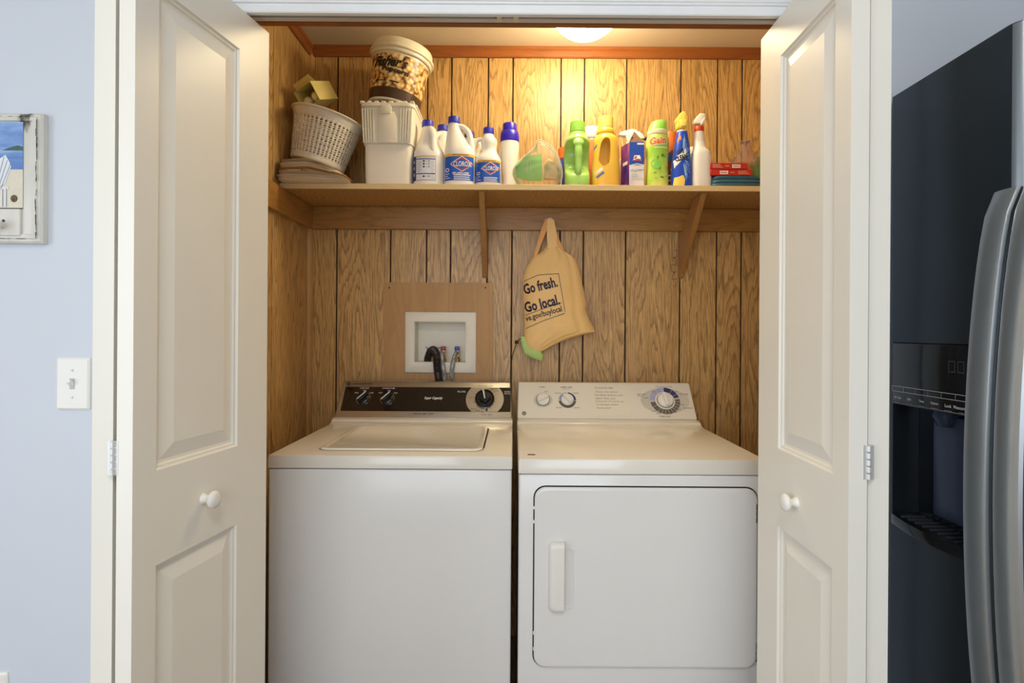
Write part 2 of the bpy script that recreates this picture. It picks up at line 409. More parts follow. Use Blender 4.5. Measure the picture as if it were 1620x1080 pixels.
part('mullion', edge_paint, wn, lambda q: q.box(-0.03,0.03,-0.07,-0.02,0.06,1.64), smooth=False)

# the closet's own walls: dark backing with separate panelling boards
HX0, HX1, HZ0, HZ1 = -0.418, -0.190, 1.110, 1.330            # hole for the washer outlet box
m = MB().box(XL-0.1, HX0, YB+0.006, YB+0.11, 0, CEIL).box(HX1, XR+0.1, YB+0.006, YB+0.11, 0, CEIL)
m.box(HX0, HX1, YB+0.006, YB+0.11, 0, HZ0).box(HX0, HX1, YB+0.006, YB+0.11, HZ1, CEIL)
wb = struct(m.build('wall_back', groove_mat, smooth=False), 'closet back wall of grooved oak panelling boards', 'wall')
gx = [XL] + [P(x, 525, YB).x for x in (532, 617, 674, 712, 770, 809, 885, 922, 989, 1075, 1133, 1172)] + [P(1240, 525, YB).x, XR]
G = 0.0028
for i in range(len(gx)-1):
    a, b = gx[i]+(G if i else 0), gx[i+1]-G
    z0 = 1.40 if (b > HX0-0.06 and a < HX1+0.06) else 0.0
    o = MB().box(0, b-a, 0, 0.0059, 0, CEIL-z0).build('panelling_board', panel_wood, wb, loc=(a, YB, z0), bevel=0.0012, seg=1)
wl = struct(MB().box(XL-0.1, XL-0.006, YI, YB+0.006, 0, CEIL).build('wall_closet_left', groove_mat, smooth=False), 'closet side wall of oak panelling beside the basket', 'wall')
gy = [YI, 1.46, 1.62, 1.76, 1.86, 1.994, 2.233, YB]
for a, b in zip(gy, gy[1:]):
    MB().box(0, 0.0059, 0, b-a-2*G, 0, CEIL).build('panelling_board', panel_wood, wl, loc=(XL-0.006, a+G, 0), bevel=0.0012, seg=1)
wr = struct(MB().box(XR+0.006, XR+0.1, YI, YB+0.006, 0, CEIL).build('wall_closet_right', groove_mat, smooth=False), 'closet side wall of oak panelling beside the dryer', 'wall')
for a, b in zip(gy, gy[1:]):
    MB().box(0, 0.0059, 0, b-a-2*G, 0, CEIL).build('panelling_board', panel_wood, wr, loc=(XR, a+G, 0), bevel=0.0012, seg=1)
# corner bead and crown mouldings
part('corner_bead', corner_wood, wb, lambda q: q.prism([(XL, YB), (XL, YB-0.018), (XL+0.006, YB-0.017), (XL+0.013, YB-0.012), (XL+0.017, YB-0.006), (XL+0.018, YB)], 0, CEIL, 'xy'))
def crown_prof(s=1): return [(0, 0), (0, -0.043), (-0.008, -0.043), (-0.011, -0.038), (-0.013, -0.018), (-0.017, -0.012), (-0.018, 0)]
m = MB().prism([(YB+d, CEIL+z) for d, z in crown_prof()], XL, XR, 'yz')
struct(m.build('trim_1', crown_x, angle=25), 'reddish brown crown moulding along the closet back wall', 'moulding')
m = MB().prism([(XL-d, CEIL+z) for d, z in crown_prof()], YI, YB, 'xz')
struct(m.build('trim_2', crown_y, angle=25), 'reddish brown crown moulding on the closet side wall above the basket', 'moulding')
m = MB().prism([(XR+d, CEIL+z) for d, z in crown_prof()], YI, YB, 'xz')
struct(m.build('trim_3', crown_y, angle=25), 'reddish brown crown moulding on the closet side wall above the dryer', 'moulding')
# header: painted casing outside, brown strip inside
m = MB().prism([(YW, 1.963), (YW-0.011, 1.963), (YW-0.013, 1.9655), (YW-0.014, 1.979), (YW-0.0115, 1.981), (YW-0.0115, 1.9825), (YW-0.016, 1.984), (YW-0.017, 1.9875), (YW-0.0195, 1.989), (YW-0.020, 2.02), (YW, 2.02)], OX0-0.06, OX1+0.06, 'yz')
o = struct(m.build('trim_4', edge_paint, angle=20), 'white painted casing across the head of the closet opening', 'door casing')
for k, (x0, x1) in enumerate(((OX0-0.06, OX0), (OX1, OX1+0.06))):
    m = MB().prism([(x0, YW), (x0, YW-0.018), (x0+0.012, YW-0.014), (x1-0.012, YW-0.014), (x1, YW-0.010), (x1, YW)], 0, 1.963, 'xy')
    struct(m.build('trim_%d' % (5+k), edge_paint, angle=20), 'white painted upright casing behind the folded door by the ' + ('light switch' if k == 0 else 'refrigerator'), 'door casing')
m = MB().box(OX0, OX1, YW, YI, 2.0, 2.02)
struct(m.build('trim_7', edge_paint, smooth=False), 'white head jamb lining above the bifold track', 'door jamb')
m = MB().prism([(1.345, 1.9915), (1.362, 1.9915), (1.366, 1.995), (1.366, 2.03), (1.361, 2.03), (1.361, 2.0), (1.345, 2.0)], OX0, OX1, 'yz')
struct(m.build('trim_8', crown_x), 'brown wood strip along the inside of the closet head', 'moulding')

# bifold track with its spring
tr = thing('door_track', 'white metal bifold door track under the closet head', 'door track', (0, 0, 1.977))
part('channel', pm('track_paint', (214, 216, 218), 0.35, 0.2), tr, lambda q: q.box(OX0, OX1, 1.282, 1.2865, 0, 0.023).box(OX0, OX1, 1.2985, 1.314, 0, 0.023).box(OX0, OX1, 1.2865, 1.2985, 0.019, 0.023), smooth=False)
cx0 = P(802, 29, 1.295).x
for dx in (-0.0175, 0.0205):
    part('guide_block', pm('guide_nylon', (226, 220, 196), 0.5), tr, lambda q: q.box(cx0+dx-0.0058, cx0+dx+0.0058, 1.2842, 1.3125, -0.0012, 0.004).box(cx0+dx-0.0058, cx0+dx+0.0058, 1.289, 1.2965, 0.004, 0.018), bevel=0.0008, seg=1)
sp = [(cx0-0.030+0.062*t/150, 1.2925+0.0042*math.cos(t*0.95), 0.0035+0.0042*math.sin(t*0.95)) for t in range(151)]
part('spring', chrome, tr, lambda q: q.tube(sp, 0.0009, 5))

# ------------------------------------------------------------------ bifold doors
DTOP, DBOT, LW = 1.957, 0.015, 0.38
def leaf_mesh(q, t, flip):
    """slab in (u along the leaf, d behind the face, z); moulded face at d=0 facing -d"""
    us = [0, 0.051, 0.274, LW]; zs = [DBOT, 0.20, 0.841, 1.0095, 1.868, DTOP]
    sg = -1 if flip else 1
    vs = []; fs = []
    def quad(a, b, c, d):
        o = len(vs); vs.extend([a, b, c, d]); fs.append((o, o+1, o+2, o+3))
    pans = {(1, 1), (1, 3)}
    for i in range(3):
        for j in range(5):
            u0, u1, z0, z1 = us[i], us[i+1], zs[j], zs[j+1]
            if (i, j) not in pans:
                quad((u0, 0, z0), (u1, 0, z0), (u1, 0, z1), (u0, 0, z1)); continue
            steps = [(0, 0), (0.003, 0.0045), (0.007, 0.0052), (0.010, 0.0085), (0.015, 0.0095), (0.043, 0.0022), (0.046, 0.0022)]
            rings = [[(u0+k, dd, z0+k), (u1-k, dd, z0+k), (u1-k, dd, z1-k), (u0+k, dd, z1-k)] for k, dd in steps]
            for r0, r1 in zip(rings, rings[1:]):
                for a in range(4): quad(r0[a], r0[(a+1) % 4], r1[(a+1) % 4], r1[a])
            quad(*rings[-1])
    quad((0, t, DBOT), (0, t, DTOP), (LW, t, DTOP), (LW, t, DBOT))
    quad((0, 0, DBOT), (0, 0, DTOP), (0, t, DTOP), (0, t, DBOT)); quad((LW, 0, DBOT), (LW, t, DBOT), (LW, t, DTOP), (LW, 0, DTOP))
    quad((0, 0, DTOP), (LW, 0, DTOP), (LW, t, DTOP), (0, t, DTOP)); quad((0, 0, DBOT), (0, t, DBOT), (LW, t, DBOT), (LW, 0, DBOT))
    q.add(vs, fs)
def make_leaf(parent, name, origin, ang, t, side):
    """origin: near corner of the moulded face, ang: lean from the depth axis; side: +1 face looks to +x, -1 to -x"""
    q = MB(); leaf_mesh(q, t, False)
    ex = Vector((math.sin(ang), math.cos(ang), 0)); nx = Vector((math.cos(ang), -math.sin(ang), 0))*side
    q.v = [tuple(Vector(origin) + ex*u - nx*d + Vector((0, 0, z))) for u, d, z in q.v]
    o = q.build(name, [door_paint], parent, weld=1e-5, angle=12)
    return o, ex, nx
def make_door(name, label, inner, jamb, knob, side):
    d = struct(thing(name, label, 'door'))
    o, ex, nx = make_leaf(d, 'inner_leaf', inner[0], inner[1], inner[2], side)
    j, _, _ = make_leaf(d, 'jamb_leaf', Vector(jamb[0]) + Vector((-side*jamb[2], 0, 0)), jamb[1], jamb[2], -side)
    k = Vector(inner[0]) + ex*knob[0] + Vector((0, 0, knob[1]))
    kn = MB().lathe([(0.0115, 0.0), (0.0105, 0.003), (0.0075, 0.008), (0.0085, 0.013), (0.0145, 0.017), (0.0172, 0.021), (0.0176, 0.0245), (0.0160, 0.028), (0.010, 0.0305), (0.0035, 0.0312)], 28)
    R = nx.to_track_quat('Z', 'Y').to_matrix()
    kn.v = [tuple(R @ Vector(p) + k) for p in kn.v]
    kn.build('knob', white_plastic, o, angle=60)
    hz = 1.042
    hg = MB(); a = Vector(inner[0]) - nx*inner[2]; b = Vector(jamb[0]); c = (a+b)/2 + Vector((0, -0.003, 0))
    for i in range(5):
        z = hz-0.029+i*0.0118
        hg.lathe([(0.0034, 0), (0.0042, 0.0006), (0.0042, 0.0098), (0.0034, 0.0104)], 12, (c.x, c.y, z))
    hg.box(c.x-0.009, c.x+0.009, c.y+0.0005, c.y+0.0022, hz-0.029, hz+0.029)
    hg.build('hinge', pm('painted_hinge', (222, 222, 220), 0.35, 0.5), o)
    return d
n1 = P(211, 525, 0.955); n1.z = 0
make_door('door_1', 'white moulded bifold door folded open on the washer side', (n1, math.radians(9.5), 0.031), (Vector((n1.x-0.0415, 0.963, 0)), math.radians(-7.5), 0.033), (0.1716, 0.925), 1)
n2 = P(1344, 525, 0.965); n2.z = 0
make_door('door_2', 'white moulded bifold door folded open on the dryer side', (n2, math.radians(1.63), 0.031), (Vector((n2.x+0.0355, 0.968, 0)), math.radians(3.0), 0.035), (0.1866, 0.917), -1)

# baseboards of the room
struct(MB().box(RX0, OX0-0.06, YW-0.014, YW, 0, 0.09).build('baseboard_front', edge_paint, bevel=0.003), 'white baseboard under the light switch wall', 'baseboard')

# ================================================================== SHELF
ZS = 1.793; ZU = ZS-0.020; YS = 2.045
sh = thing('wall_shelf', 'long particle board shelf with pale front edge above the machines', 'shelf', (0, 0, ZU))
part('shelf_board', [chip_board], sh, lambda q: q.box(XL+0.001, XR-0.001, YS+0.006, YB-0.001, 0, 0.020), bevel=0.001, seg=1)
part('front_edging', [shelf_edge], sh, lambda q: q.box(XL+0.001, XR-0.001, YS, YS+0.006, 0, 0.020), bevel=0.001, seg=1)
part('back_cleat', [cleat_x], sh, lambda q: q.box(XL+0.02, XR-0.001, YB-0.020, YB-0.001, -0.093, -0.001), bevel=0.0015, seg=1)
part('side_cleat', [cleat_y], sh, lambda q: q.box(XL+0.001, XL+0.020, 1.90, YB-0.001, -0.093, -0.001), bevel=0.0015, seg=1)
part('side_cleat', [cleat_y], sh, lambda q: q.box(XR-0.020, XR-0.001, 1.90, YB-0.02, -0.093, -0.001), bevel=0.0015, seg=1)
nail = pm('nail_head', (206, 190, 160), 0.35, 0.6)
def nail_at(parent, p, r=0.0022):
    MB().lathe([(r, 0), (r, -0.0008), (r*0.5, -0.0014)], 10, p, axis='y').build('nail', nail, parent)
for px, py in ((487, 341), (1071, 338), (1070, 357), (969, 357), (613, 354)):
    q = P(px, py, YB-0.0205); nail_at(sh, (q.x, q.y, q.z-ZU))
# two diagonal braces from the shelf to the wall
def brace(px_top, zb, label):
    x = P(px_top, 320, 2.07).x
    b = thing('shelf_brace', label, 'shelf brace', (x, 0, 0), group='diagonal braces under the shelf')
    yt, yb, t = YS+0.016, YB-0.001, 0.0105
    poly = [(yt, ZU-0.001), (yt+0.088, ZU-0.001), (yb-0.019, ZU-0.16), (yb-0.019, 1.677), (yb, 1.676), (yb, zb), (yb-0.022, zb+0.012)]
    poly = [(yt, ZU-0.001), (yt+0.092, ZU-0.001), (yb-0.0205, ZU-0.118), (yb-0.0205, 1.6785), (yb, 1.6785), (yb, zb), (yb-0.030, zb+0.028)]
    m = MB().prism(poly, -t, t, 'yz'); m.build('board', brace_wood, b, bevel=0.0012, seg=1)
    nail_at(b, (0, yb-0.018, zb+0.014))
    return b
brace(762, P(768, 440, YB).z, 'slim brown wooden brace above the plywood sheet')
b2 = brace(1113, P(1075, 441, YB).z, 'broad brown wooden brace with wire wound round its foot')
wx = P(1073, 420, YB-0.03).x
pts = []
for k in range(46):
    t = k/45; pts.append((wx-0.013+0.009*math.sin(t*23)+0.006*math.sin(t*9), YB-0.012-0.006*abs(math.sin(t*17)), lerp(1.60, 1.455, t)+0.008*math.sin(t*31)))
w_ = MB().tube(pts, 0.0009, 5).build('loose_wire', pm('thin_wire', (92, 70, 48), 0.4, 0.5)); tag(w_, 'thin dark wire hanging by the foot of the shelf brace', 'wire')

# ================================================================== OUTLET BOX AND PLYWOOD
ply = thing('plywood_sheet', 'thin plywood sheet screwed to the panelling around the outlet box', 'plywood', (0, YB, 0.93))
px0, px1, pz1 = P(608, 525, YB).x, P(780, 525, YB).x, P(690, 447, YB).z-0.93
hz0, hz1 = HZ0-0.93, HZ1-0.93
part('sheet', plywood, ply, lambda q: q.box(px0, HX0, -0.006, -0.0002, 0, pz1).box(HX1, px1, -0.006, -0.0002, 0, pz1).box(HX0, HX1, -0.006, -0.0002, 0, hz0).box(HX0, HX1, -0.006, -0.0002, hz1, pz1), smooth=False)
for x in (616, 768):
    q = P(x, 455, YB-0.006); part('screw', black_plastic, ply, lambda m: m.lathe([(0.0035, 0), (0.0033, -0.0012), (0.0015, -0.0018)], 12, (q.x, -0.006, q.z-0.93), axis='y'))
ob = thing('washer_outlet_box', 'white recessed washing machine outlet box in the plywood sheet', 'outlet box', (0, YB-0.006, 0))
c0, c1 = P(641, 493, YB-0.01), P(753, 590, YB-0.01)
i0, i1 = P(655, 508, YB-0.01), P(737, 574, YB-0.01)
box_pl = pm('outlet_plastic', (236, 230, 214), 0.4)
def rc(k0, k1, y): return [(c0.x+k0, y, c1.z+k0), (c1.x-k0, y, c1.z+k0), (c1.x-k0, y, c0.z-k0), (c0.x+k0, y, c0.z-k0)] if k1 is None else [(i0.x-k1, y, i1.z-k1), (i1.x+k1, y, i1.z-k1), (i1.x+k1, y, i0.z+k1), (i0.x-k1, y, i0.z+k1)]
MB().rings([rc(0, None, -0.0002), rc(0, None, -0.004), rc(0.0015, None, -0.0065), rc(0.004, None, -0.0075), rc(0, 0.0015, -0.0075), rc(0, 0.0, -0.0065), rc(0, 0.0, 0.002)], caps=False).build('flange', box_pl, ob, angle=50)
def rec(q):
    t = 0.003; d = 0.085
    q.box(i0.x, i0.x+t, 0, d, i1.z, i0.z).box(i1.x-t, i1.x, 0, d, i1.z, i0.z).box(i0.x+t, i1.x-t, 0, d, i0.z-t, i0.z).box(i0.x+t, i1.x-t, 0, d, i1.z, i1.z+t).box(i0.x, i1.x, d, d+t, i1.z, i0.z)
part('recess', box_pl, ob, rec, smooth=False)
zf = i1.z+0.003
for px, cm, nm in ((701, pm('hot_red', (172, 38, 40), 0.35), 'hot_valve'), (723, pm('cold_blue', (28, 66, 170), 0.35), 'cold_valve')):
    p = P(px, 550, YB+0.03); yv = 0.045
    v = part(nm, pm('brass', (190, 150, 80), 0.3, 0.8), ob, lambda q: q.lathe([(0.013, 0), (0.013, 0.012), (0.009, 0.014), (0.009, 0.032), (0.011, 0.034), (0.011, 0.046)], 16, (p.x, yv, zf)).lathe([(0.008, 0), (0.008, -0.022), (0.0105, -0.022), (0.0105, -0.03)], 14, (p.x, yv-0.008, zf+0.030), axis='y'))
    MB().box(p.x-0.0095, p.x+0.0095, yv-0.018, yv+0.012, zf+0.047, zf+0.064).build('valve_handle', cm, v, bevel=0.003)
# drain hose and the two supply hoses
YH = YB-0.006
def W(px, py, dy): q = P(px, py, YH+dy); return q
def spline(pts, k=10):
    pts = [Vector(p) for p in pts]; out = []
    for i in range(len(pts)-1):
        a, b, c, d = pts[max(i-1, 0)], pts[i], pts[i+1], pts[min(i+2, len(pts)-1)]
        for j in range(k):
            t = j/k; out.append(0.5*((2*b)+(c-a)*t+(2*a-5*b+4*c-d)*t*t+(3*b-a-3*c+d)*t**3))
    out.append(pts[-1]); return out
dp = spline([W(676, 575, 0.045), W(677, 566, 0.042), W(681, 556, 0.034), W(686, 553.5, 0.018), W(690.5, 562, -0.018), W(691, 575, -0.03), W(692.5, 590, -0.032), W(695, 606, -0.03), W(699, 625, -0.02), W(701, 690, 0.0)], 26)
rad = []
acc = 0.0
for i, p in enumerate(dp):
    acc += (p-dp[i-1]).length if i else 0
    rad.append(0.0142 if 152 < i < 172 else 0.0150+0.0018*math.cos(2*PI*acc/0.0075))
o = MB().tube(dp, rad, 16).build('drain_hose', pm('hose_rubber', (44, 38, 36), 0.38), angle=25)
tag(o, 'black corrugated drain hose hooked into the outlet box', 'hose')
ti = spline([W(679, 556, 0.02), W(676, 551, 0.0), W(673.5, 548, -0.005)], 4)
ti2 = spline([W(688, 552, 0.0), W(692, 551, 0.005), W(697, 549.5, 0.015)], 4)
MB().tube(ti, 0.0016, 6).build('cable_tie', black_plastic, o); MB().tube(ti2, 0.0013, 6).build('cable_tie', black_plastic, o)
braid = speckle('braided_steel', [(0.3, (60, 58, 56)), (0.5, (150, 148, 144)), (0.7, (205, 203, 198))], 260, 0.35, (1, 1, 0.2), 'NOISE', 0.4)
for pts, lb in (([W(701, 557, 0.014), W(699.5, 558, -0.002), W(699, 564, -0.02), W(701, 580, -0.024), W(704, 604, -0.02), W(706, 640, -0.01), W(706, 690, 0)], 'braided steel supply hose from the red hot valve'),
                ([W(723.5, 557, 0.014), W(722, 558, -0.002), W(719, 564, -0.02), W(715.5, 580, -0.024), W(714, 604, -0.02), W(714, 640, -0.01), W(714, 690, 0)], 'braided steel supply hose from the blue cold valve')):
    sp_ = spline(pts, 8)
    h = thing('supply_hose', lb, 'hose', group='braided supply hoses')
    MB().tube(sp_, 0.0086, 12).build('hose', braid, h, angle=80)
    MB().tube(sp_[:7], 0.0102, 12).build('coupling', chrome, h)

# ================================================================== CEILING LAMP
lx, ly = P(926, 50, 1.97).x, 1.97
cl = thing('ceiling_lamp', 'lit round white dome lamp on the closet ceiling', 'ceiling lamp', (lx, ly, CEIL))
part('base_ring', white_plastic, cl, lambda q: q.lathe([(0.138, 0), (0.140, -0.014), (0.134, -0.020)], 40))
glass = bpy.data.materials.new('lit_glass'); glass.use_nodes = True
gb = glass.node_tree.nodes['Principled BSDF']; gb.inputs['Base Color'].default_value = (0.9, 0.88, 0.82, 1)
gb.inputs['Emission Color'].default_value = (1.0, 0.81, 0.49, 1); gb.inputs['Emission Strength'].default_value = DOME_POWER
part('glass_dome', glass, cl, lambda q: q.lathe([(0.132*math.cos(a), -0.018-0.136*math.sin(a)) for a in [i*PI/2/9*0.995 for i in range(10)]], 40))
# added fill lamp, unseen above and behind the camera, brightens the folded doors
rl_ = thing('fill_lamp', 'added round fill lamp on the unseen room ceiling', 'ceiling lamp', (0.0, -0.35, CEIL))
part('base_ring', white_plastic, rl_, lambda q: q.lathe([(0.205, 0), (0.208, -0.016), (0.200, -0.022)], 40))
glass2 = bpy.data.materials.new('lit_glass_fill'); glass2.use_nodes = True
gb = glass2.node_tree.nodes['Principled BSDF']; gb.inputs['Base Color'].default_value = (0.9, 0.9, 0.88, 1)
gb.inputs['Emission Color'].default_value = (1.0, 0.95, 0.88, 1); gb.inputs['Emission Strength'].default_value = 24.0
part('glass_dome', glass2, rl_, lambda q: q.lathe([(0.198*math.cos(a), -0.020-0.075*math.sin(a)) for a in [i*PI/2/9*0.995 for i in range(10)]], 40))
# ================================================================== WASHER
def console_frame(y0, z0, y1, z1):
    """(x, v) on a console face leaning back from (y0,z0) to (y1,z1)"""
    L = math.hypot(y1-y0, z1-z0); dy, dz = (y1-y0)/L, (z1-z0)/L
    return L, (lambda x, v, o: (x, y0+dy*v-dz*o, z0+dz*v+dy*o))
def knob_on(proj, x, v, prof, name, mat_, parent, n=28):
    o = Vector(proj(x, v, 0)); nrm = (Vector(proj(x, v, 1)) - o); R = nrm.to_track_quat('Z', 'Y').to_matrix()
    q = MB().lathe(prof, n); q.v = [tuple(R @ Vector(p) + o) for p in q.v]
    return q.build(name, mat_, parent, angle=50)
def bar_on(proj, x, v, ln, wd, h0, h1, rot, name, mat_, parent, bevel=0.0015, taper=1.0):
    c, s = math.cos(rot), math.sin(rot); m = MB(); a = []; b = []
    for u, w_ in ((-ln/2, -wd/2), (ln/2, -wd/2), (ln/2, wd/2), (-ln/2, wd/2)):
        a.append(proj(x+u*c-w_*s, v+u*s+w_*c, h0)); w2 = w_*taper; b.append(proj(x+u*0.94*c-w2*s, v+u*0.94*s+w2*c, h1))
    m.hexa(a, b); return m.build(name, mat_, parent, bevel=bevel)
WX0, WX1, WY = -0.684, 0.0, 1.58
ws = thing('washing_machine', 'white top-loading washing machine with black and chrome control panel', 'washing machine', ((WX0+WX1)/2, WY, 0))
ws_off = Vector(((WX0+WX1)/2, WY, 0))
def wloc(q): q.v = [tuple(Vector(p)-ws_off) for p in q.v]; return q
def machine_body(x0, x1, y, parent, off, seam, top, xg=0.0, mat_body=enamel, mat_top=warmed_enamel):
    def loc(q): q.v = [tuple(Vector(p)-off) for p in q.v]; return q
    loc(MB().box(x0+0.002, x1-0.002, y+0.004, y+0.66, 0.03, seam-0.002)).build('cabinet', mat_body, parent, bevel=0.006, seg=3)
    loc(MB().box(x0+0.004, x1-0.004, y+0.010, y+0.65, seam-0.004, seam+0.003)).build('seam_gap', dark_gap, parent)
    # top: side profile with curved rise to the console
    prof = [(y, seam+0.001), (y, top-0.005), (y+0.0015, top-0.0015), (y+0.005, top), (y+0.50, top+0.0005)]
    for i in range(1, 7):
        a = i/6*PI/2; prof.append((y+0.50+0.055*math.sin(a), top+0.0005+0.012*(1-math.cos(a))))
    prof += [(y+0.572, top+0.0185), (y+0.66, top+0.0185), (y+0.66, seam+0.001)]
    q = MB(); n = len(prof); bev = 0.006
    rs = []
    for x, k in ((x0, bev), (x0+0.002, 0.002), (x0+bev, 0), (x1-bev, 0), (x1-0.002, 0.002), (x1, bev)):
        yc, zc = y+0.3, (seam+top)/2
        rs.append([(x, p[0]+(k if p[0] < y+0.01 else 0), p[1]-(k if p[1] > top-0.006 else 0)) for p in prof])
    q.rings(rs); loc(q).build('top_deck', [mat_top], parent, angle=35)
    return loc
loc = machine_body(WX0, WX1, WY, ws, ws_off, 0.876, 0.913)
# lid: slightly raised panel in a groove
lx0, lx1, ly0, ly1 = -0.567, -0.088, 1.644, 2.047
def rrect(x0, x1, y0, y1, r, n=5):
    out = []
    for cx, cy, a0 in ((x1-r, y1-r, 0), (x0+r, y1-r, PI/2), (x0+r, y0+r, PI), (x1-r, y0+r, 1.5*PI)):
        out += [(cx+r*math.cos(a0+PI/2*i/n), cy+r*math.sin(a0+PI/2*i/n)) for i in range(n+1)]
    return out
q = MB(); rs = []
for k, dz in ((0, 0.0004), (0.001, 0.004), (0.004, 0.0055), (0.012, 0.0055), (0.017, 0.003)):
    rs.append([(x, y, 0.9135+dz) for x, y in rrect(lx0+k, lx1-k, ly0+k, ly1-k, 0.03-k*0.5)])
q.rings(rs); loc(q).build('lid', warmed_enamel, ws, angle=50)
q = MB(); g0 = rrect(lx0-0.003, lx1+0.003, ly0-0.003, ly1+0.003, 0.032); g1 = rrect(lx0+0.004, lx1-0.004, ly0+0.004, ly1-0.004, 0.028)
q.rings([[(x, y, 0.9139) for x, y in g0], [(x, y, 0.9141) for x, y in g1]], caps=False); loc(q).build('lid_gap', pm('lid_gap_shadow', (120, 108, 86), 0.7), ws)
loc(MB().box(lx1+0.0005, lx1+0.0045, ly0+0.045, ly1-0.02, 0.9142, 0.9152)).build('lid_slot', dark_gap, ws)
# console
CY0, CZ0, CY1, CZ1 = 2.150, 0.9315, 2.242, 1.062
LV, cpw = console_frame(CY0, CZ0, CY1, CZ1)
cproj_w = lambda x, v, o: tuple(Vector(cpw(x, v, o))-ws_off)
def console_body(x0, x1, yb, name, mats, parent, off, top_in=0.007):
    def side(x, s): return None
    prof = [(CY0, CZ0), (CY1, CZ1), (CY1+0.022, CZ1), (yb, CZ1-0.02), (yb, CZ0)]
    q = MB(); rs = []
    for x, ti in ((x0, top_in), (x1, -top_in)):
        rs.append([(x + (ti if z > 1.0 else 0), y, z) for y, z in prof])
    q.rings(rs); q.v = [tuple(Vector(p)-off) for p in q.v]
    return q.build(name, mats, parent, bevel=0.005, seg=3)
con = console_body(WX0+0.006, WX1-0.002, 2.284, 'console', [steel], ws, ws_off)
def cu(px, py):
    """console coordinates of a pixel: x across, v up the slope"""
    v = (661.5-py)/57.5*LV; y = lerp(CY0, CY1, v/LV); return P(px, py, y).x, v
dk = Decal()
x0, v0 = cu(538.5, 651.5); x1, v1 = cu(808, 613.5)
xt = cu(547, 613.5)[0]
dcx, dcv = cu(767, 632); R = 0.0735
dk.poly([(x0, v0), (x1, v0), (x1, v1), (xt, v1)], 0, 0, 40, 10)
gloss = pm('console_glass', (16, 15, 18), 0.06, coat=0.5, var=0.0)
dk.build('glass_panel', [gloss], con, cproj_w, lift=0.0010)
dd = Decal(); aa = math.asin((v1-dcv)/R*1.0) if (v1-dcv) < R else PI/2
top_c = min(0.999, (v1-dcv)/R); bot_c = min(0.999, (dcv-v0)/R)
pts = []
for i in range(13): a = lerp(-math.asin(bot_c), math.asin(top_c), i/12); pts.append((dcx+R*math.cos(a), dcv+R*math.sin(a)))
for i in range(13): a = lerp(PI-math.asin(top_c), PI+math.asin(bot_c), i/12); pts.append((dcx+R*math.cos(a), dcv+R*math.sin(a)))
dd.poly(pts, 0, 0, 16, 14)
dd.build('dial_plate', [steel], con, cproj_w, lift=0.0016)
tx = Decal()
def T(d, s, px, py, w, h=None, mi=0, **k):
    x, v = cu(px, py); kk = 2.2/F
    d.text(s, x, v, w*kk, (h*kk*1.18 if h else None), mi, lay=k.pop('lay', 1), **k)
T(tx, 'Super Capacity', 686, 631.5, 29, 5.2, 0, shear=0.3, bold=0.02)
T(tx, 'LOAD SIZE', 577, 616, 14, 2.0); T(tx, 'TEMPERATURE', 615, 616, 20, 2.0)
for cxk in (575, 613):
    T(tx, 'MED' if cxk == 575 else 'WARM', cxk+2.5, 619.8, 5, 1.8); T(tx, 'SMALL' if cxk == 575 else 'HOT', cxk-10.5, 623.4, 6, 1.8); T(tx, 'LARGE' if cxk == 575 else 'COLD', cxk+13, 623.4, 6, 1.8)
T(tx, 'FILL LEVEL', 730.5, 620.5, 13, 2.4); T(tx, 'PUSH', 802.5, 620.3, 8, 2.0); T(tx, 'PULL ON', 802.5, 623.3, 9, 2.0)
T(tx, 'Commercial Quality Washer', 574, 609, 32, 3.2, 1, shear=0.3, bold=0.02)
T(tx, 'Heavy Duty · 2 Speed · 7 Cycles', 670, 655.5, 31, 2.8, 1, shear=0.3, bold=0.01)
T(tx, 'REGULAR HEAVY CYCLE', 768, 611, 24, 1.6, 1); T(tx, 'NORMAL WASH', 781, 615.5, 13, 1.6, 1); T(tx, 'LIGHT', 779, 617.5, 5, 1.5, 1); T(tx, 'SHORT', 784, 619.5, 8, 1.5, 1)
T(tx, 'OFF', 744.5, 630, 5, 1.5, 1); T(tx, 'DELICATES', 749.5, 647.5, 9, 1.6, 1); T(tx, 'RINSE', 756, 650, 6, 1.5, 1); T(tx, 'SPIN', 763, 652, 5, 1.5, 1); T(tx, 'OFF  ON', 770, 656, 16, 1.7, 1)
for a in (20, 40, 60, 68, 76, 110, 150, 170, 200, 230, 255, 300, 345, 5):
    a = math.radians(a); r0, r1 = 0.039, 0.045
    tx.stroke([(dcx+r0*math.cos(a), dcv+r0*math.sin(a)), (dcx+r1*math.cos(a), dcv+r1*math.sin(a))], 0.0016, 1, 1, 1)
x, v = cu(770, 648.5); tx.poly([(x-0.004, v-0.006), (x+0.004, v-0.006), (x+0.0015, v+0.008), (x-0.002, v+0.008)], 1, 1, 2, 2)
def ge_mark(d, x, v, r, mi, mj, lay=1):
    d.disc(x, v, r, r, mi, lay, 24); d.disc(x, v, r*0.86, r*0.86, mj, lay+1, 24, r0=0.88); d.text('GE', x, v, r*1.0, r*0.8, mj, lay+1, shear=0.25)
gx_, gv_ = cu(551.5, 608.7); ge_mark(tx, gx_, gv_, 0.0082, 1, 2)
tx.build('lettering', [white_ink, black_ink, steel], con, cproj_w, lift=0.0022)
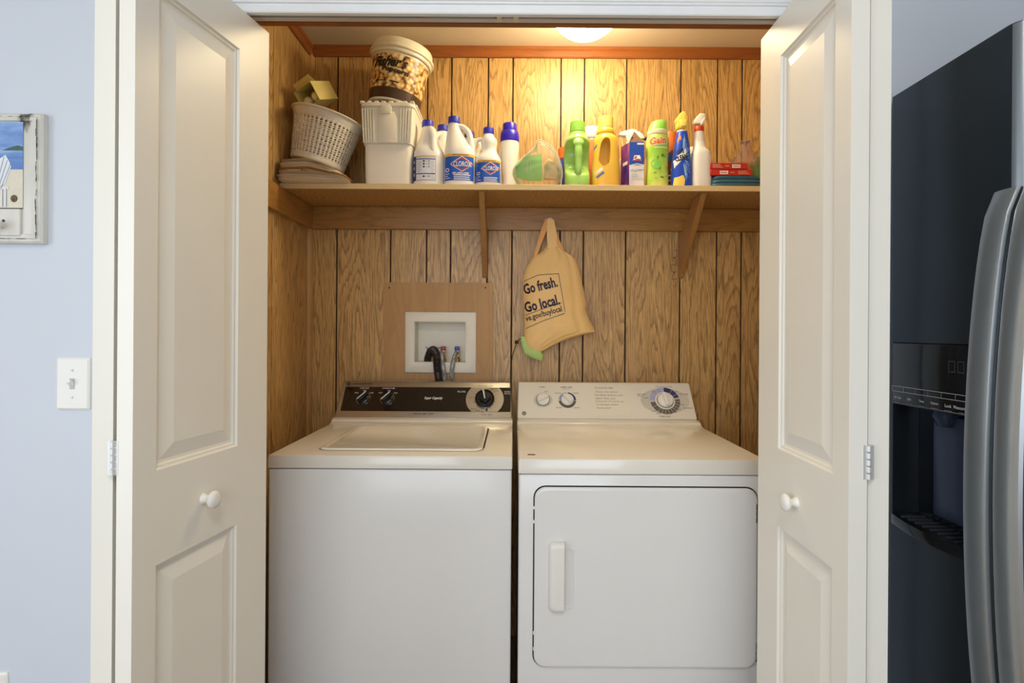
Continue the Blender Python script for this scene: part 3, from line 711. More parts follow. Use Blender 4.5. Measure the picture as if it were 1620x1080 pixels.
for px in (575, 613):
    x, v = cu(px, 632.5)
    k = knob_on(cproj_w, x, v, [(0.026, 0.001), (0.026, 0.006), (0.023, 0.010), (0.012, 0.011)], 'selector_knob', black_plastic, con)
    bar_on(cproj_w, x, v, 0.048, 0.013, 0.009, 0.024, math.radians(48), 'grip', black_plastic, k, 0.002)
    bar_on(cproj_w, x-0.004, v+0.003, 0.044, 0.0035, 0.0235, 0.0250, math.radians(48), 'pointer_line', white_ink, k, 0)
    d = Decal().disc(x, v, 0.0275, 0.0275, 0, 0, 32, r0=0.94); d.build('bezel_ring', [chrome], k, cproj_w, lift=0.003)
k = knob_on(cproj_w, dcx, dcv, [(0.038, 0.001), (0.038, 0.004), (0.0365, 0.014), (0.032, 0.017), (0.030, 0.013), (0.022, 0.013), (0.020, 0.022), (0.010, 0.023)], 'timer_knob', black_plastic, con, 36)
bar_on(cproj_w, dcx-0.001, dcv+0.002, 0.056, 0.012, 0.014, 0.030, math.radians(102), 'grip', black_plastic, k, 0.002)
bar_on(cproj_w, dcx-0.003, dcv+0.008, 0.042, 0.0045, 0.0295, 0.0312, math.radians(102), 'pointer_line', white_ink, k, 0)
Decal().disc(dcx, dcv, 0.0405, 0.0405, 0, 0, 36, r0=0.93).build('bezel_ring', [chrome], k, cproj_w, lift=0.003)

# ================================================================== DRYER
DX0, DX1, DY = 0.0165, 0.703, 1.555
dr = thing('clothes_dryer', 'white front-loading clothes dryer with rounded square door', 'dryer', ((DX0+DX1)/2, DY, 0))
dr_off = Vector(((DX0+DX1)/2, DY, 0))
dlocf = machine_body(DX0, DX1, DY, dr, dr_off, 0.871, 0.9125)
# door
a, b = P(846, 770, DY), P(1196, 1056, DY)
def rr(k, r): return rrect(a.x+k, b.x-k, b.z+k, a.z-k, r-k*0.4)
q = MB(); q.rings([[(x, DY+0.0035, z) for x, z in rr(-0.0035, 0.032)], [(x, DY+0.0035, z) for x, z in rr(0.004, 0.03)]], caps=False)
dlocf(q).build('door_gap', dark_gap, dr)
q = MB(); q.rings([[(x, DY-d, z) for x, z in rr(k, 0.03)] for k, d in ((0, -0.003), (0, 0.002), (0.0015, 0.0045), (0.005, 0.0060), (0.009, 0.0062))])
door = dlocf(q).build('door', enamel, dr, angle=30)
# handle: recessed pocket and a rounded pull over it
h0, h1 = P(868, 858, DY-0.02), P(892, 970, DY-0.02); p0, p1 = P(889, 866, DY), P(909, 961, DY)
cutter = MB(); cutter.rings([[(x-dr_off.x, DY-0.02-dr_off.y, z) for x, z in rrect(p0.x-0.02, p1.x, p1.z, p0.z, 0.010)], [(x-dr_off.x, DY-0.002-dr_off.y, z) for x, z in rrect(p0.x-0.02, p1.x-0.004, p1.z+0.004, p0.z-0.004, 0.008)]])
co = cutter.build('cutter', enamel, dr); cut(door, co)
q = MB()
ra = rrect(h0.x, h1.x, h1.z, h0.z, 0.014)
def half(k):
    pts = []
    for x, z in rrect(h0.x+k, h1.x+0.020-k*0.2, h1.z+k, h0.z-k, 0.016): pts.append((min(x, h1.x), z))
    return pts
q.rings([[(x, DY-d, z) for x, z in half(k)] for k, d in ((0, 0.005), (0.0005, 0.014), (0.003, 0.021), (0.008, 0.025), (0.013, 0.026))])
dlocf(q).build('handle', white_plastic, door, angle=40)
for py in (812, 1032):
    c = P(1196, py, DY-0.006)
    q = MB()
    for i in range(3): q.lathe([(0.0035, 0), (0.0042, 0.001), (0.0042, 0.0155), (0.0035, 0.0165)], 12, (c.x+0.003, DY-0.0025, c.z-0.026+i*0.0175))
    dlocf(q).build('hinge', pm('hinge_dark', (96, 98, 104), 0.35, 0.7), door)
for py in (803, 825, 1001, 1026):
    c = P(846, py, DY)
    dlocf(MB().box(c.x-0.005, c.x+0.0005, DY-0.001, DY+0.003, c.z-0.004, c.z+0.004)).build('door_stop', white_plastic, dr)
# console
cproj_d = lambda x, v, o: tuple(Vector(cpw(x, v, o))-dr_off)
dcol = pm('dryer_console', (236, 231, 218), 0.3, var=0.01)
con2 = console_body(DX0+0.001, DX1-0.001, 2.284, 'console', [dcol], dr, dr_off, 0.004)
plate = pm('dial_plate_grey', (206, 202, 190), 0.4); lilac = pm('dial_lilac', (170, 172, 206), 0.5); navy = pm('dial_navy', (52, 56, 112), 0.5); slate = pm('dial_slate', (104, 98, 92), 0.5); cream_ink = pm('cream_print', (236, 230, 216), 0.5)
tx = Decal()
def cu2(px, py):
    v = (663.5-py)/57.5*LV; y = lerp(CY0, CY1, v/LV); return P(px, py, y).x, v
cu_w = cu; cu = cu2
kx, kv = cu(859, 634.5); tx.disc(kx, kv, 0.0365, 0.030, 0, 0, 32)
k2x, k2v = cu(897.5, 634.5)
tx.disc(k2x, k2v, 0.034, 0.034, 2, 0, 32, 0.74, math.radians(0), math.radians(85)); tx.disc(k2x, k2v, 0.034, 0.034, 1, 0, 32, 0.74, math.radians(95), math.radians(180))
tx.disc(k2x, k2v, 0.034, 0.034, 3, 0, 32, 0.74, math.radians(185), math.radians(355))
bx, bv = cu(1052, 634.5); tx.disc(bx, bv, 0.094, 0.055, 0, 0, 40); r_ = 0.058
tx.disc(bx, bv, r_, r_, 1, 1, 20, 0.66, math.radians(93), math.radians(180)); tx.disc(bx, bv, r_, r_, 2, 1, 16, 0.66, math.radians(15), math.radians(88))
tx.disc(bx, bv, r_, r_, 3, 1, 30, 0.66, math.radians(187), math.radians(368)); tx.disc(bx, bv, r_*0.66, r_*0.66, 4, 1, 30)
for a_ in (100, 125, 150, 30, 55, 210, 235, 250, 265, 280, 295, 310, 325, 340, 355):
    a_ = math.radians(a_); tx.stroke([(bx+r_*0.68*math.cos(a_), bv+r_*0.68*math.sin(a_)), (bx+r_*0.98*math.cos(a_), bv+r_*0.98*math.sin(a_))], 0.0010, 4, 2, 1)
def T2(s, px, py, w, h=1.8, mi=5, **k): T(tx, s, px, py, w, h, mi, **k)
T2('START', 858, 614, 9, 2.2); T2('FABRIC CARE', 896, 614, 18, 2.4); T2('END OF CYCLE', 896.5, 617, 11, 1.4, 6); T2('PUSH', 864, 621.5, 5, 1.4)
for px, py, s in ((882.5, 623.5, 'EXTRA CARE'), (910.5, 623.5, 'COTTONS'), (884.5, 646.5, 'DELICATES'), (912.5, 646.5, 'PERM PRESS')): T2(s, px, py, 9, 1.6)
T2('AUTOMATIC DRYING', 1050, 612.5, 26, 1.6, 6); T2('TIMED DRY', 1052, 659, 18, 2.0); T2('EASY CARE', 1014.5, 624.5, 13, 1.8); T2('OR DAMP', 1013, 627.3, 8, 1.6); T2('COTTONS', 1081, 624.2, 15, 2.0); T2('COOL DOWN', 1088, 646, 15, 1.8)
for px, py, s in ((1034, 620.5, 'LESS DRY'), (1058, 616.5, 'MORE DRY'), (1069, 620.5, 'DRY'), (1022, 630.5, 'DAMP'), (1035, 651, 'FLUFF'), (1042, 654.3, 'MINUTES'), (1054, 655, '80'), (1061.5, 654.5, '60'), (1069, 652.5, '40'), (1075, 647.5, '20'), (1079.5, 640.8, 'OFF')): T2(s, px, py, 3.0 if len(s) == 2 else 7, 1.6)
for i in range(4): tx.rect(*[cu(1081.5, 0)[0], cu(1089+(i % 2), 0)[0]], cu(0, 632.5-i*1.9)[1]-0.0012, cu(0, 632.5-i*1.9)[1]+0.0008, 6, 1)
gx_, gv_ = cu(829, 655.5); ge_mark(tx, gx_, gv_, 0.0085, 5, 4)
tx.build('lettering', [plate, lilac, navy, slate, cream_ink, black_ink, grey_ink], con2, cproj_d, lift=0.0008)
for (x, v, r, rot) in ((kx, kv, 0.0245, 30), (k2x, k2v, 0.0245, -48), (bx, bv, 0.030, -80)):
    k = knob_on(cproj_d, x, v, [(r, 0.001), (r, 0.006), (r*0.95, 0.010), (r*0.55, 0.011)], 'selector_knob' if r < 0.03 else 'timer_knob', white_plastic, con2)
    bar_on(cproj_d, x, v, r*1.9, r*0.55, 0.008, 0.024, math.radians(rot), 'grip', white_plastic, k, 0.002, 0.6)
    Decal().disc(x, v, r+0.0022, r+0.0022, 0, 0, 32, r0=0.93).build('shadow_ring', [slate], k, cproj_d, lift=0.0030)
# taped paper note
nt_ = Decal(); nx0, nv0 = cu(938, 658.5); nx1, nv1 = cu(992.5, 611)
nt_.rect(nx0, nx1, nv0, nv1, 0, 0, 4, 4)
T_lines = [('TO AVOID FIRE', 955, 615, 30), ('Clean the dryer', 960, 621.5, 36), ('lint filter before and', 963, 626.5, 44), ('after this use.', 958, 631.5, 32), ('Check for lint build up', 964, 636.5, 44), ('in vented outlet -', 962, 641.2, 36), ('home too!', 955, 646.5, 22)]
for s, px, py, w_ in T_lines: T(nt_, s, px, py, w_, 2.5, 1, shear=0.15)
no = nt_.build('paper_note', [pm('note_paper', (238, 232, 216), 0.5), grey_ink], None, cpw, lift=0.0012)
tag(no, 'small handwritten safety note taped to the dryer console', 'note')
o = dlocf(MB().box(*[P(839, 0, 1.63).x, P(851, 0, 1.63).x], 1.60, 1.612, 0.9128, 0.9132)).build('scuff_mark', pm('scuff', (90, 74, 52), 0.7, var=0.4, scale=300), dr)

# ================================================================== REFRIGERATOR
FX = 0.83; FZ = 1.781; FY1 = 1.252; SEAM = 0.925
bs = pm('black_stainless', (80, 88, 96), 0.24, 0.85, 0.04, 60); bs_dark = pm('fridge_side', (40, 42, 46), 0.4, 0.3)
hd = pm('handle_stainless', (196, 202, 206), 0.30, 0.9, 0.03, 40); disp = pm('dispenser_black', (18, 19, 22), 0.12, coat=0.4); disp2 = pm('dispenser_inner', (72, 82, 108), 0.25, 0.3)
rf = thing('refrigerator', 'black stainless refrigerator with water dispenser and bowed handles', 'refrigerator', (FX+0.4, 0.80, 0))
ro = Vector((FX+0.4, 0.80, 0))
def rl(q): q.v = [tuple(Vector(p)-ro) for p in q.v]; return q
rl(MB().box(FX+0.075, FX+0.80, 0.345, FY1, 0.03, FZ-0.01)).build('cabinet', bs_dark, rf, bevel=0.004)
def fdoor(y0, y1, z0, z1, name, near, far):
    """door slab with generous rounding on the seam edge"""
    poly = [(FX+0.07, y0), (FX+0.07, y1)]
    for i in range(7):
        a = i/6*PI/2; r = far; poly.append((FX+r-r*math.sin(a), y1-r+r*math.cos(a)))
    for i in range(7):
        a = i/6*PI/2; r = near; poly.append((FX+r-r*math.cos(a), y0+r-r*math.sin(a)))
    return rl(MB().prism(poly, z0, z1, 'xy')).build(name, bs, rf, bevel=0.0, angle=25)
fd = fdoor(SEAM+0.003, FY1, 0.06, FZ, 'freezer_door', 0.026, 0.010)
def edge_strip(parent):  # lighter grey strip round the seam edge of the door
    r = 0.026; y0 = SEAM+0.003; o_ = []; i_ = []
    for i in range(9):
        a = math.radians(lerp(18, 90, i/8)); c_, s_ = math.cos(a), math.sin(a)
        o_.append((FX+r-(r+0.0012)*c_, y0+r-(r+0.0012)*s_)); i_.append((FX+r-(r-0.002)*c_, y0+r-(r-0.002)*s_))
    return rl(MB().prism(o_+i_[::-1], 0.065, FZ-0.002, 'xy')).build('edge_strip', pm('edge_strip_grey', (128, 136, 142), 0.32, 0.8), parent, angle=25)
edge_strip(fd)
fdoor(0.348, SEAM-0.003, 0.06, FZ, 'fridge_door', 0.026, 0.026)
# dispenser
dy0, dy1 = 1.010, 1.236
zd_top, zd_mid, zd_bot = 1.243, 1.110, 0.862
co = rl(MB().box(FX-0.05, FX+0.064, dy0, dy1, zd_bot, zd_top)).build('cutter', bs, rf); cut(fd, co)
dpn = rl(MB().box(FX-0.003, FX+0.060, dy0+0.001, dy1-0.001, zd_mid, zd_top-0.001)).build('dispenser_display', disp, fd, bevel=0.003)
rl(MB().box(FX+0.058, FX+0.0635, dy0+0.001, dy1-0.001, zd_bot+0.001, zd_mid)).build('dispenser_back', disp, fd)
rl(MB().box(FX+0.030, FX+0.058, dy0+0.055, dy1-0.075, zd_bot+0.03, zd_mid-0.01)).build('dispenser_paddle', disp2, fd, bevel=0.006)
rl(MB().lathe([(0.020, 0), (0.024, -0.012), (0.016, -0.030), (0.013, -0.032)], 20, (FX+0.030, (dy0+dy1)/2, zd_mid))).build('spout', disp2, fd)
q = MB(); pts_ = []
for i in range(13):
    t = i/12; pts_.append((FX-0.004-0.016*math.sin(t*PI), lerp(dy0+0.001, dy1-0.001, t)))
poly = pts_ + [(FX+0.058, dy1-0.001), (FX+0.058, dy0+0.001)]
tray = rl(MB().prism(poly, zd_bot-0.012, zd_bot+0.010, 'xy')).build('drip_tray', disp, fd, bevel=0.002, angle=25)
for i in range(9):
    y = lerp(dy0+0.03, dy1-0.03, i/8)
    rl(MB().box(FX+0.000, FX+0.05, y-0.003, y+0.003, zd_bot+0.010, zd_bot+0.0125)).build('tray_slat', pm('tray_slat_grey', (110, 116, 126), 0.25, 0.7), tray)
tx = Decal(); fproj = lambda y, z, o: tuple(Vector((FX-0.003-o, -y, z))-ro)
zl = 1.137
for i, s in enumerate(('Ice Type', 'Light', 'Temp', 'Options', 'Lock', 'Measured Fill')):
    y = -lerp(dy1-0.020, dy0+0.030, i/5)
    tx.text(s, y, zl-0.012, None, 0.0060, 0, 0, bold=0.015); tx.rect(y-0.010, y+0.010, zl-0.0220, zl-0.0203, 1, 0)
    tx.stroke([(y-0.0175, zl+0.001), (y+0.0175, zl+0.001), (y+0.0175, zl+0.012), (y-0.0175, zl+0.012)], 0.0008, 0, 0, 1, True)
for i in range(2): tx.stroke([(-1.045-i*0.022-0.007, 1.19), (-1.045-i*0.022+0.007, 1.19), (-1.045-i*0.022+0.007, 1.21), (-1.045-i*0.022-0.007, 1.21)], 0.0007, 1, 0, 1, True)
tx.stroke([(-dy1, zd_mid+0.004), (-dy0, zd_mid+0.004)], 0.002, 1, 0, 1)
tx.build('lettering', [white_ink, grey_ink], dpn, fproj, lift=0.0006)
# embossed panel below the dispenser
q = MB()
# handles: wide flat bars bowed away from the doors
def fhandle(y0, y1, label):
    pts = []; n = 24; z0, z1 = 0.50, 1.505
    rs = []
    for i in range(n+1):
        t = i/n; z = lerp(z0, z1, t); bow = 0.050*math.sin(PI*t)**0.55 if 0 < t < 1 else 0.0
        x = FX-0.006-bow; th = 0.017
        rs.append([(x+th, y0+0.004, z), (x+th, y1-0.004, z), (x+th*0.5, y1, z), (x+0.003, y1-0.002, z), (x, y1-0.010, z), (x-0.001, (y0+y1)/2, z), (x, y0+0.010, z), (x+0.003, y0+0.002, z), (x+th*0.5, y0, z)])
    return rl(MB().rings(rs)).build('handle', hd, rf, angle=35)
fhandle(0.930, 0.978, ''); fhandle(0.868, 0.918, '')

# ================================================================== THINGS ON THE ROOM WALL
sw = thing('light_switch', 'white toggle light switch plate on the pale blue wall', 'light switch', P(117.5, 606.5, YW))
part('cover_plate', white_plastic, sw, lambda q: q.rings([[(x, -d, z) for x, z in rrect(-0.037+k, 0.037-k, -0.058+k, 0.058-k, 0.004)] for k, d in ((0, 0.0), (0, 0.003), (0.004, 0.006))]), angle=25)
part('toggle_slot', pm('switch_grey', (186, 190, 198), 0.5), sw, lambda q: q.box(-0.0055, 0.0055, -0.0066, -0.0055, -0.012, 0.012))
part('toggle', white_plastic, sw, lambda q: q.hexa([(-0.0045, -0.006, -0.007), (0.0045, -0.006, -0.007), (0.0045, -0.006, 0.005), (-0.0045, -0.006, 0.005)], [(-0.004, -0.019, 0.004), (0.004, -0.019, 0.004), (0.004, -0.017, 0.010), (-0.004, -0.017, 0.010)]), bevel=0.001)
for z in (-0.030, 0.030):
    part('screw', pm('screw_grey', (196, 200, 206), 0.3, 0.4), sw, lambda q: q.lathe([(0.003, -0.0058), (0.0028, -0.007), (0.001, -0.0074)], 12, (0, 0, z), axis='y'))
ou = thing('wall_outlet', 'white outlet plate low on the pale blue wall', 'outlet', (P(14, 1062, YW).x-0.036, YW, P(14, 1062, YW).z-0.058))
part('cover_plate', white_plastic, ou, lambda q: q.rings([[(x, -d, z) for x, z in rrect(-0.036+k, 0.036-k, -0.058+k, 0.058-k, 0.004)] for k, d in ((0, 0.0), (0, 0.003), (0.004, 0.006))]), angle=25)
for z in (-0.02, 0.02):
    part('socket', white_plastic, ou, lambda q: q.lathe([(0.016, -0.0058), (0.0155, -0.0075), (0.005, -0.0076)], 20, (0, 0, z), axis='y'))
# beach picture plaque with hooks
pr, pt, pb = P(65, 280, YW-0.02).x, P(40, 178, YW-0.02).z, P(40, 384, YW-0.02).z
pl = thing('beach_plaque', 'distressed white wooden plaque with beach chair picture and peg', 'wall plaque', (pr-0.115, YW, pb))
pw, ph = 0.115, pt-pb
dist = speckle('distressed_white', [(0.36, (84, 78, 70)), (0.40, (206, 204, 196)), (0.7, (224, 222, 214))], 26, 0.6, (1, 1, 0.25), 'NOISE', 0.1)
part('board', dist, pl, lambda q: q.rings([[(x, -d, z) for x, z in ((-pw+k, k), (pw-k, k), (pw-k, ph-k), (-pw+k, ph-k))] for k, d in ((0, 0), (0, 0.014), (0.004, 0.018), (0.008, 0.0185), (0.010, 0.021), (0.018, 0.0225), (0.020, 0.0190))]), angle=20)
pc = Decal()
sky1 = speckle('painted_sky', [(0.3, (96, 132, 196)), (0.5, (140, 172, 220)), (0.68, (228, 232, 240))], 22, 0.6, (0.6, 1, 2), 'NOISE')
sea = speckle('painted_sea', [(0.3, (82, 120, 186)), (0.5, (112, 150, 206)), (0.7, (188, 208, 232))], 34, 0.6, (0.4, 1, 2.5), 'NOISE')
sand = pm('painted_sand', (222, 214, 196), 0.7, var=0.08, scale=120); isle = pm('painted_island', (74, 100, 92), 0.7, var=0.3, scale=120)
pwh = pm('painted_white', (226, 230, 234), 0.6); shl = pm('painted_shell', (124, 104, 66), 0.6, var=0.3, scale=300); ink = pm('painted_line', (120, 140, 170), 0.6)
def pz(py): return P(20, py, YW-0.02).z-pb
def pxx(px): return P(px, 280, YW-0.02).x-(pr-0.115)
xr = pxx(36.5); xl = -pw+0.03
pc.rect(xl, xr, pz(238), pz(193), 0, 0); pc.rect(xl, xr, pz(268), pz(238), 1, 0); pc.rect(xl, xr, pz(329), pz(268), 2, 0)
pc.poly([(pxx(4), pz(238)), (xr, pz(238)), (xr, pz(232)), (pxx(28), pz(230)), (pxx(16), pz(233))], 3, 1, 6, 4)
pc.poly([(pxx(-10), pz(300)), (pxx(6), pz(298)), (pxx(19), pz(262)), (pxx(9), pz(245)), (pxx(-4), pz(250))], 4, 2, 4, 6)
for d_ in (0, 4, 8): pc.stroke([(pxx(-6+d_), pz(299)), (pxx(7+d_*1.3), pz(248+d_*1.4))], 0.0012, 6, 3, 2)
pc.rect(pxx(-30), pxx(14), pz(300), pz(296), 4, 3)
for x_ in (2, 8): pc.rect(pxx(x_), pxx(x_+3), pz(327), pz(298), 4, 2); pc.stroke([(pxx(x_+3), pz(327)), (pxx(x_+3), pz(298))], 0.0008, 6, 4, 1)
pc.disc(pxx(23), pz(314), 0.0075, 0.0080, 7, 2, 18); pc.disc(pxx(23), pz(314), 0.0063, 0.0068, 5, 3, 18)
for a_ in (30, 60, 90, 120, 150): pc.stroke([(pxx(22.5), pz(318)), (pxx(22.5)+0.007*math.cos(math.radians(a_)), pz(318)+0.011*math.sin(math.radians(a_)))], 0.0007, 7, 4, 2)
pc.rect(xl, xr+0.001, pz(330.5), pz(329), 7, 2)
pc.build('beach_picture', [sky1, sea, sand, isle, pwh, shl, ink, pm('painted_dark', (66, 58, 46), 0.7)], pl, flat_y(-0.0200))
part('peg_block', dist, pl, lambda q: q.box(-pw+0.025, pxx(35), -0.026, -0.019, pz(373), pz(331)), bevel=0.002)
part('peg', pm('peg_white', (222, 218, 206), 0.5), pl, lambda q: q.lathe([(0.006, -0.024), (0.006, -0.036), (0.010, -0.040), (0.012, -0.046), (0.010, -0.052), (0.004, -0.054)], 20, (pxx(9), 0, pz(358)), axis='y'))
part('peg_screw', pm('peg_hole', (60, 58, 54), 0.5), pl, lambda q: q.lathe([(0.0035, -0.0255), (0.003, -0.027)], 12, (pxx(10), 0, pz(350)), axis='y'))

wr_ = Decal(); random.seed(21)
for i in range(26):
    z = random.uniform(0.01, ph-0.02); l = random.uniform(0.006, 0.022); x = pw-0.0095+random.uniform(-0.0012, 0.0012)
    wr_.stroke([(x, z), (x+random.uniform(-0.001, 0.001), min(z+l, ph-0.006))], random.uniform(0.0007, 0.0018), 0, 0, 2)
for i in range(12):
    x = random.uniform(-pw+0.02, pw-0.03); wr_.stroke([(x, 0.0092), (x+random.uniform(0.006, 0.02), 0.0092)], 0.0012, 0, 0, 2); wr_.stroke([(x, ph-0.0092), (x+random.uniform(0.004, 0.012), ph-0.0092)], 0.0008, 0, 0, 2)
wr_.build('worn_paint', [pm('worn_dark', (78, 72, 62), 0.8)], pl, flat_y(-0.0214))['kind'] = 'stuff'
# ================================================================== THINGS ON THE SHELF
def at(px, Y): return (P(px, 290, Y).x, Y, ZS+0.0004)
def hz_(py, Y): return P(812, py, Y).z - ZS          # height above the shelf of a pixel row at a distance
jug_w = pm('jug_white', (240, 238, 234), 0.32, var=0.01, coat=0.1); cap_b = pm('cap_blue', (44, 50, 186), 0.4); lab_b = pm('label_blue', (30, 92, 200), 0.4, var=0.12, scale=40)
lab_y = pm('label_yellow', (236, 186, 64), 0.45); lab_r = pm('label_red', (206, 62, 40), 0.45); lab_w = pm('label_white', (226, 230, 240), 0.45); lab_n = pm('label_navy', (36, 52, 130), 0.45)
def cap(parent, x, y, z, r, h, mat_, ribs=True, name='cap'):
    m = MB(); n = 48
    def ring(rr, zz, rib): return [(x+(rr*(1-(0.035 if (k % 2 and rib) else 0)))*math.cos(2*PI*k/n), y+(rr*(1-(0.035 if (k % 2 and rib) else 0)))*math.sin(2*PI*k/n), z+zz) for k in range(n)]
    m.rings([ring(r*0.98, 0, False), ring(r, h*0.06, False), ring(r, h*0.2, False), ring(r*0.985, h*0.22, ribs), ring(r*0.97, h*0.92, ribs), ring(r*0.93, h, False), ring(r*0.4, h, False)])
    return m.build(name, mat_, parent, angle=30)
def bottle(parent, rows, mat_, name='body', n=44, k=3):
    rs = smooth_rows(rows, k); m = MB().rings(ringset(rs, n)); m.build(name, mat_, parent, angle=60); return rs
def jug(name, label, px, Y, W, H, hang, group=None, hl=1.0, front=None, cap_h=0.024, neck_off=0.4):
    """bleach jug: handle springs from the neck on the side given by hang"""
    t = thing(name, label, 'bottle', at(px, Y), group=group)
    a = W/2; b = a*0.84; c, s = math.cos(hang), math.sin(hang); ox, oy = -c*a*neck_off, -s*b*neck_off
    rows = [(0.0, a*0.93, b*0.93, 0, 0, 2.6), (0.004, a*0.99, b*0.99, 0, 0, 2.6), (H*0.05, a, b, 0, 0, 2.6), (H*0.42, a, b, 0, 0, 2.6), (H*0.47, a*0.985, b*0.985, 0, 0, 2.5), (H*0.53, a*0.93, b*0.93, ox*0.1, oy*0.1, 2.4),
            (H*0.62, a*0.76, b*0.78, ox*0.42, oy*0.42, 2.2), (H*0.74, a*0.56, b*0.60, ox*0.78, oy*0.78, 2.0), (H*0.84, a*0.42, b*0.48, ox*0.95, oy*0.95, 2.0), (H*0.89, a*0.37, b*0.42, ox, oy, 2.0), (H-cap_h+0.001, a*0.33, a*0.33, ox, oy, 2.0)]
    rs = bottle(t, rows, jug_w)
    p = [(ox+c*a*0.05, oy+s*b*0.05, H*0.865), (ox+c*a*0.55, oy+s*b*0.55, H*0.86), (ox+c*a*0.95, oy+s*b*0.95, H*0.78), (c*a*0.70, s*b*0.70, H*0.66), (c*a*0.80, s*b*0.80, H*0.52), (c*a*0.70, s*b*0.70, H*0.42)]
    m = MB().tube(spline(p, 6), [a*0.19]*31, 12, flat=1.25); m.build('handle', jug_w, t, angle=70)
    cap(t, ox, oy, H-cap_h, a*0.39, cap_h, cap_b)
    return t, rs, a
def bleach_label(t, rs, a, H, extra):
    d = Decal(); w = a*0.985; z0, z1 = H*0.075, H*0.435
    d.rect(-w, w, z0, z1, 0, 0, 20, 3); d.rect(-w, w, z1-H*0.032, z1+H*0.004, 1, 1, 20, 1)
    cx, cz, hw, hh = a*0.20, lerp(z0, z1, 0.62), a*0.66, H*0.098
    hexa = lambda k: [(cx-hw*k, cz+hh*0.08), (cx-hw*k, cz-hh*0.08), (cx, cz-hh*k), (cx+hw*k, cz-hh*0.08), (cx+hw*k, cz+hh*0.08), (cx, cz+hh*k)]
    d.poly([(x, z) for x, z in hexa(1.10)], 2, 1, 10, 8); d.poly(hexa(1.0), 3, 2, 10, 8); d.poly(hexa(0.80), 0, 3, 10, 8)
    d.text('CLOROX', cx+a*0.02, cz, hw*1.72, hh*0.82, 4, 4, bold=0.06); d.text('CLOROX', cx+a*0.02, cz, hw*1.66, hh*0.74, 2, 5, bold=0.02)
    d.rect(-a*0.4, a*0.6, z1-H*0.018, z1-H*0.011, 5, 2, 10)
    if extra: d.text('SPLASH-LESS', a*0.12, lerp(z0, z1, 0.27), a*1.0, H*0.03, 2, 2, bold=0.03)
    for i, (x0, x1) in enumerate(((-0.3, 0.72), (-0.3, 0.66), (-0.3, 0.7))): d.rect(a*x0, a*x1, lerp(z0, z1, 0.20-i*0.075)-H*0.006, lerp(z0, z1, 0.20-i*0.075)+H*0.006, 2, 1, 8, 1)
    d.disc(-a*0.72, lerp(z0, z1, 0.40), a*0.13, a*0.13, 2, 1, 16, 0.6)
    for i, l in enumerate((0.18, 0.12, 0.22)): d.rect(-a*0.84, -a*(0.84-l*1.4), lerp(z0, z1, 0.25-i*0.08)-H*0.004, lerp(z0, z1, 0.25-i*0.08)+H*0.004, 2, 1, 3, 1)
    d.build('label', [lab_b, lab_y, white_ink, lab_r, lab_n, black_ink], t, on_front(rs))
# bleach jug turned to show its directions
Y = 2.130
t, rs, a = jug('bleach_jug', 'white bleach jug with blue cap turned to its directions label', 679, Y, 0.116, hz_(191, Y), math.radians(-62), neck_off=0.30)
H = hz_(191, Y); d = Decal(); d.rect(-a*0.985, -a*0.72, H*0.085, H*0.43, 1, 0, 6, 2)
d.rect(-a*0.74, a*0.52, H*0.085, H*0.43, 5, 0, 14, 2); d.rect(-a*0.72, a*0.50, H*0.09, H*0.425, 0, 1, 14, 2); d.rect(-a*0.70, a*0.48, H*0.405, H*0.418, 2, 2, 10, 1)
for k in (0.385, 0.178): d.rect(-a*0.71, a*0.49, H*k-0.0016, H*k+0.0016, 1, 2, 10, 1)
for k in (0.355, 0.315, 0.275, 0.14): d.disc(-a*0.22, H*k, a*0.07, H*0.013, 4, 2, 8); d.stroke([(-a*0.08, H*k), (-a*0.02, H*k)], 0.0014, 4, 2, 1); d.stroke([(a*0.04, H*k-0.004), (a*0.1, H*k+0.004), (a*0.17, H*k-0.004)], 0.0014, 4, 2, 1)
for k in range(10): d.rect(-a*0.66, -a*(0.44 - (k % 3)*0.05), H*(0.20+k*0.017), H*(0.206+k*0.017), 3, 2, 3, 1)
for k in range(14): d.rect(a*0.24, a*(0.44-(k % 3)*0.04), H*(0.11+k*0.019), H*(0.115+k*0.019), 3, 2, 3, 1)
for k in range(3): d.rect(-a*0.93, -a*0.80, H*(0.15+k*0.09), H*(0.19+k*0.09), 3, 2, 3, 1)
d.build('label', [lab_w, lab_n, lab_y, pm('label_grey', (170, 176, 192), 0.5), black_ink, lab_n], t, on_front(rs))
Y = 2.27; jug('bleach_jug', 'white bleach jug mostly hidden behind the directions-label jug', 699, Y, 0.115, hz_(199.5, Y), math.radians(-120), neck_off=0.1)
Y = 2.12; H = hz_(186.5, Y); t, rs, a = jug('bleach_jug', 'tall white bleach jug with blue hexagon logo label', 727.5, Y, 0.117, H, math.radians(-8)); bleach_label(t, rs, a, H, True)
Y = 2.27; jug('bleach_jug', 'small bleach jug with only blue cap showing behind the logo jugs', 742, Y, 0.10, hz_(210, Y), math.radians(-20), neck_off=0.0)
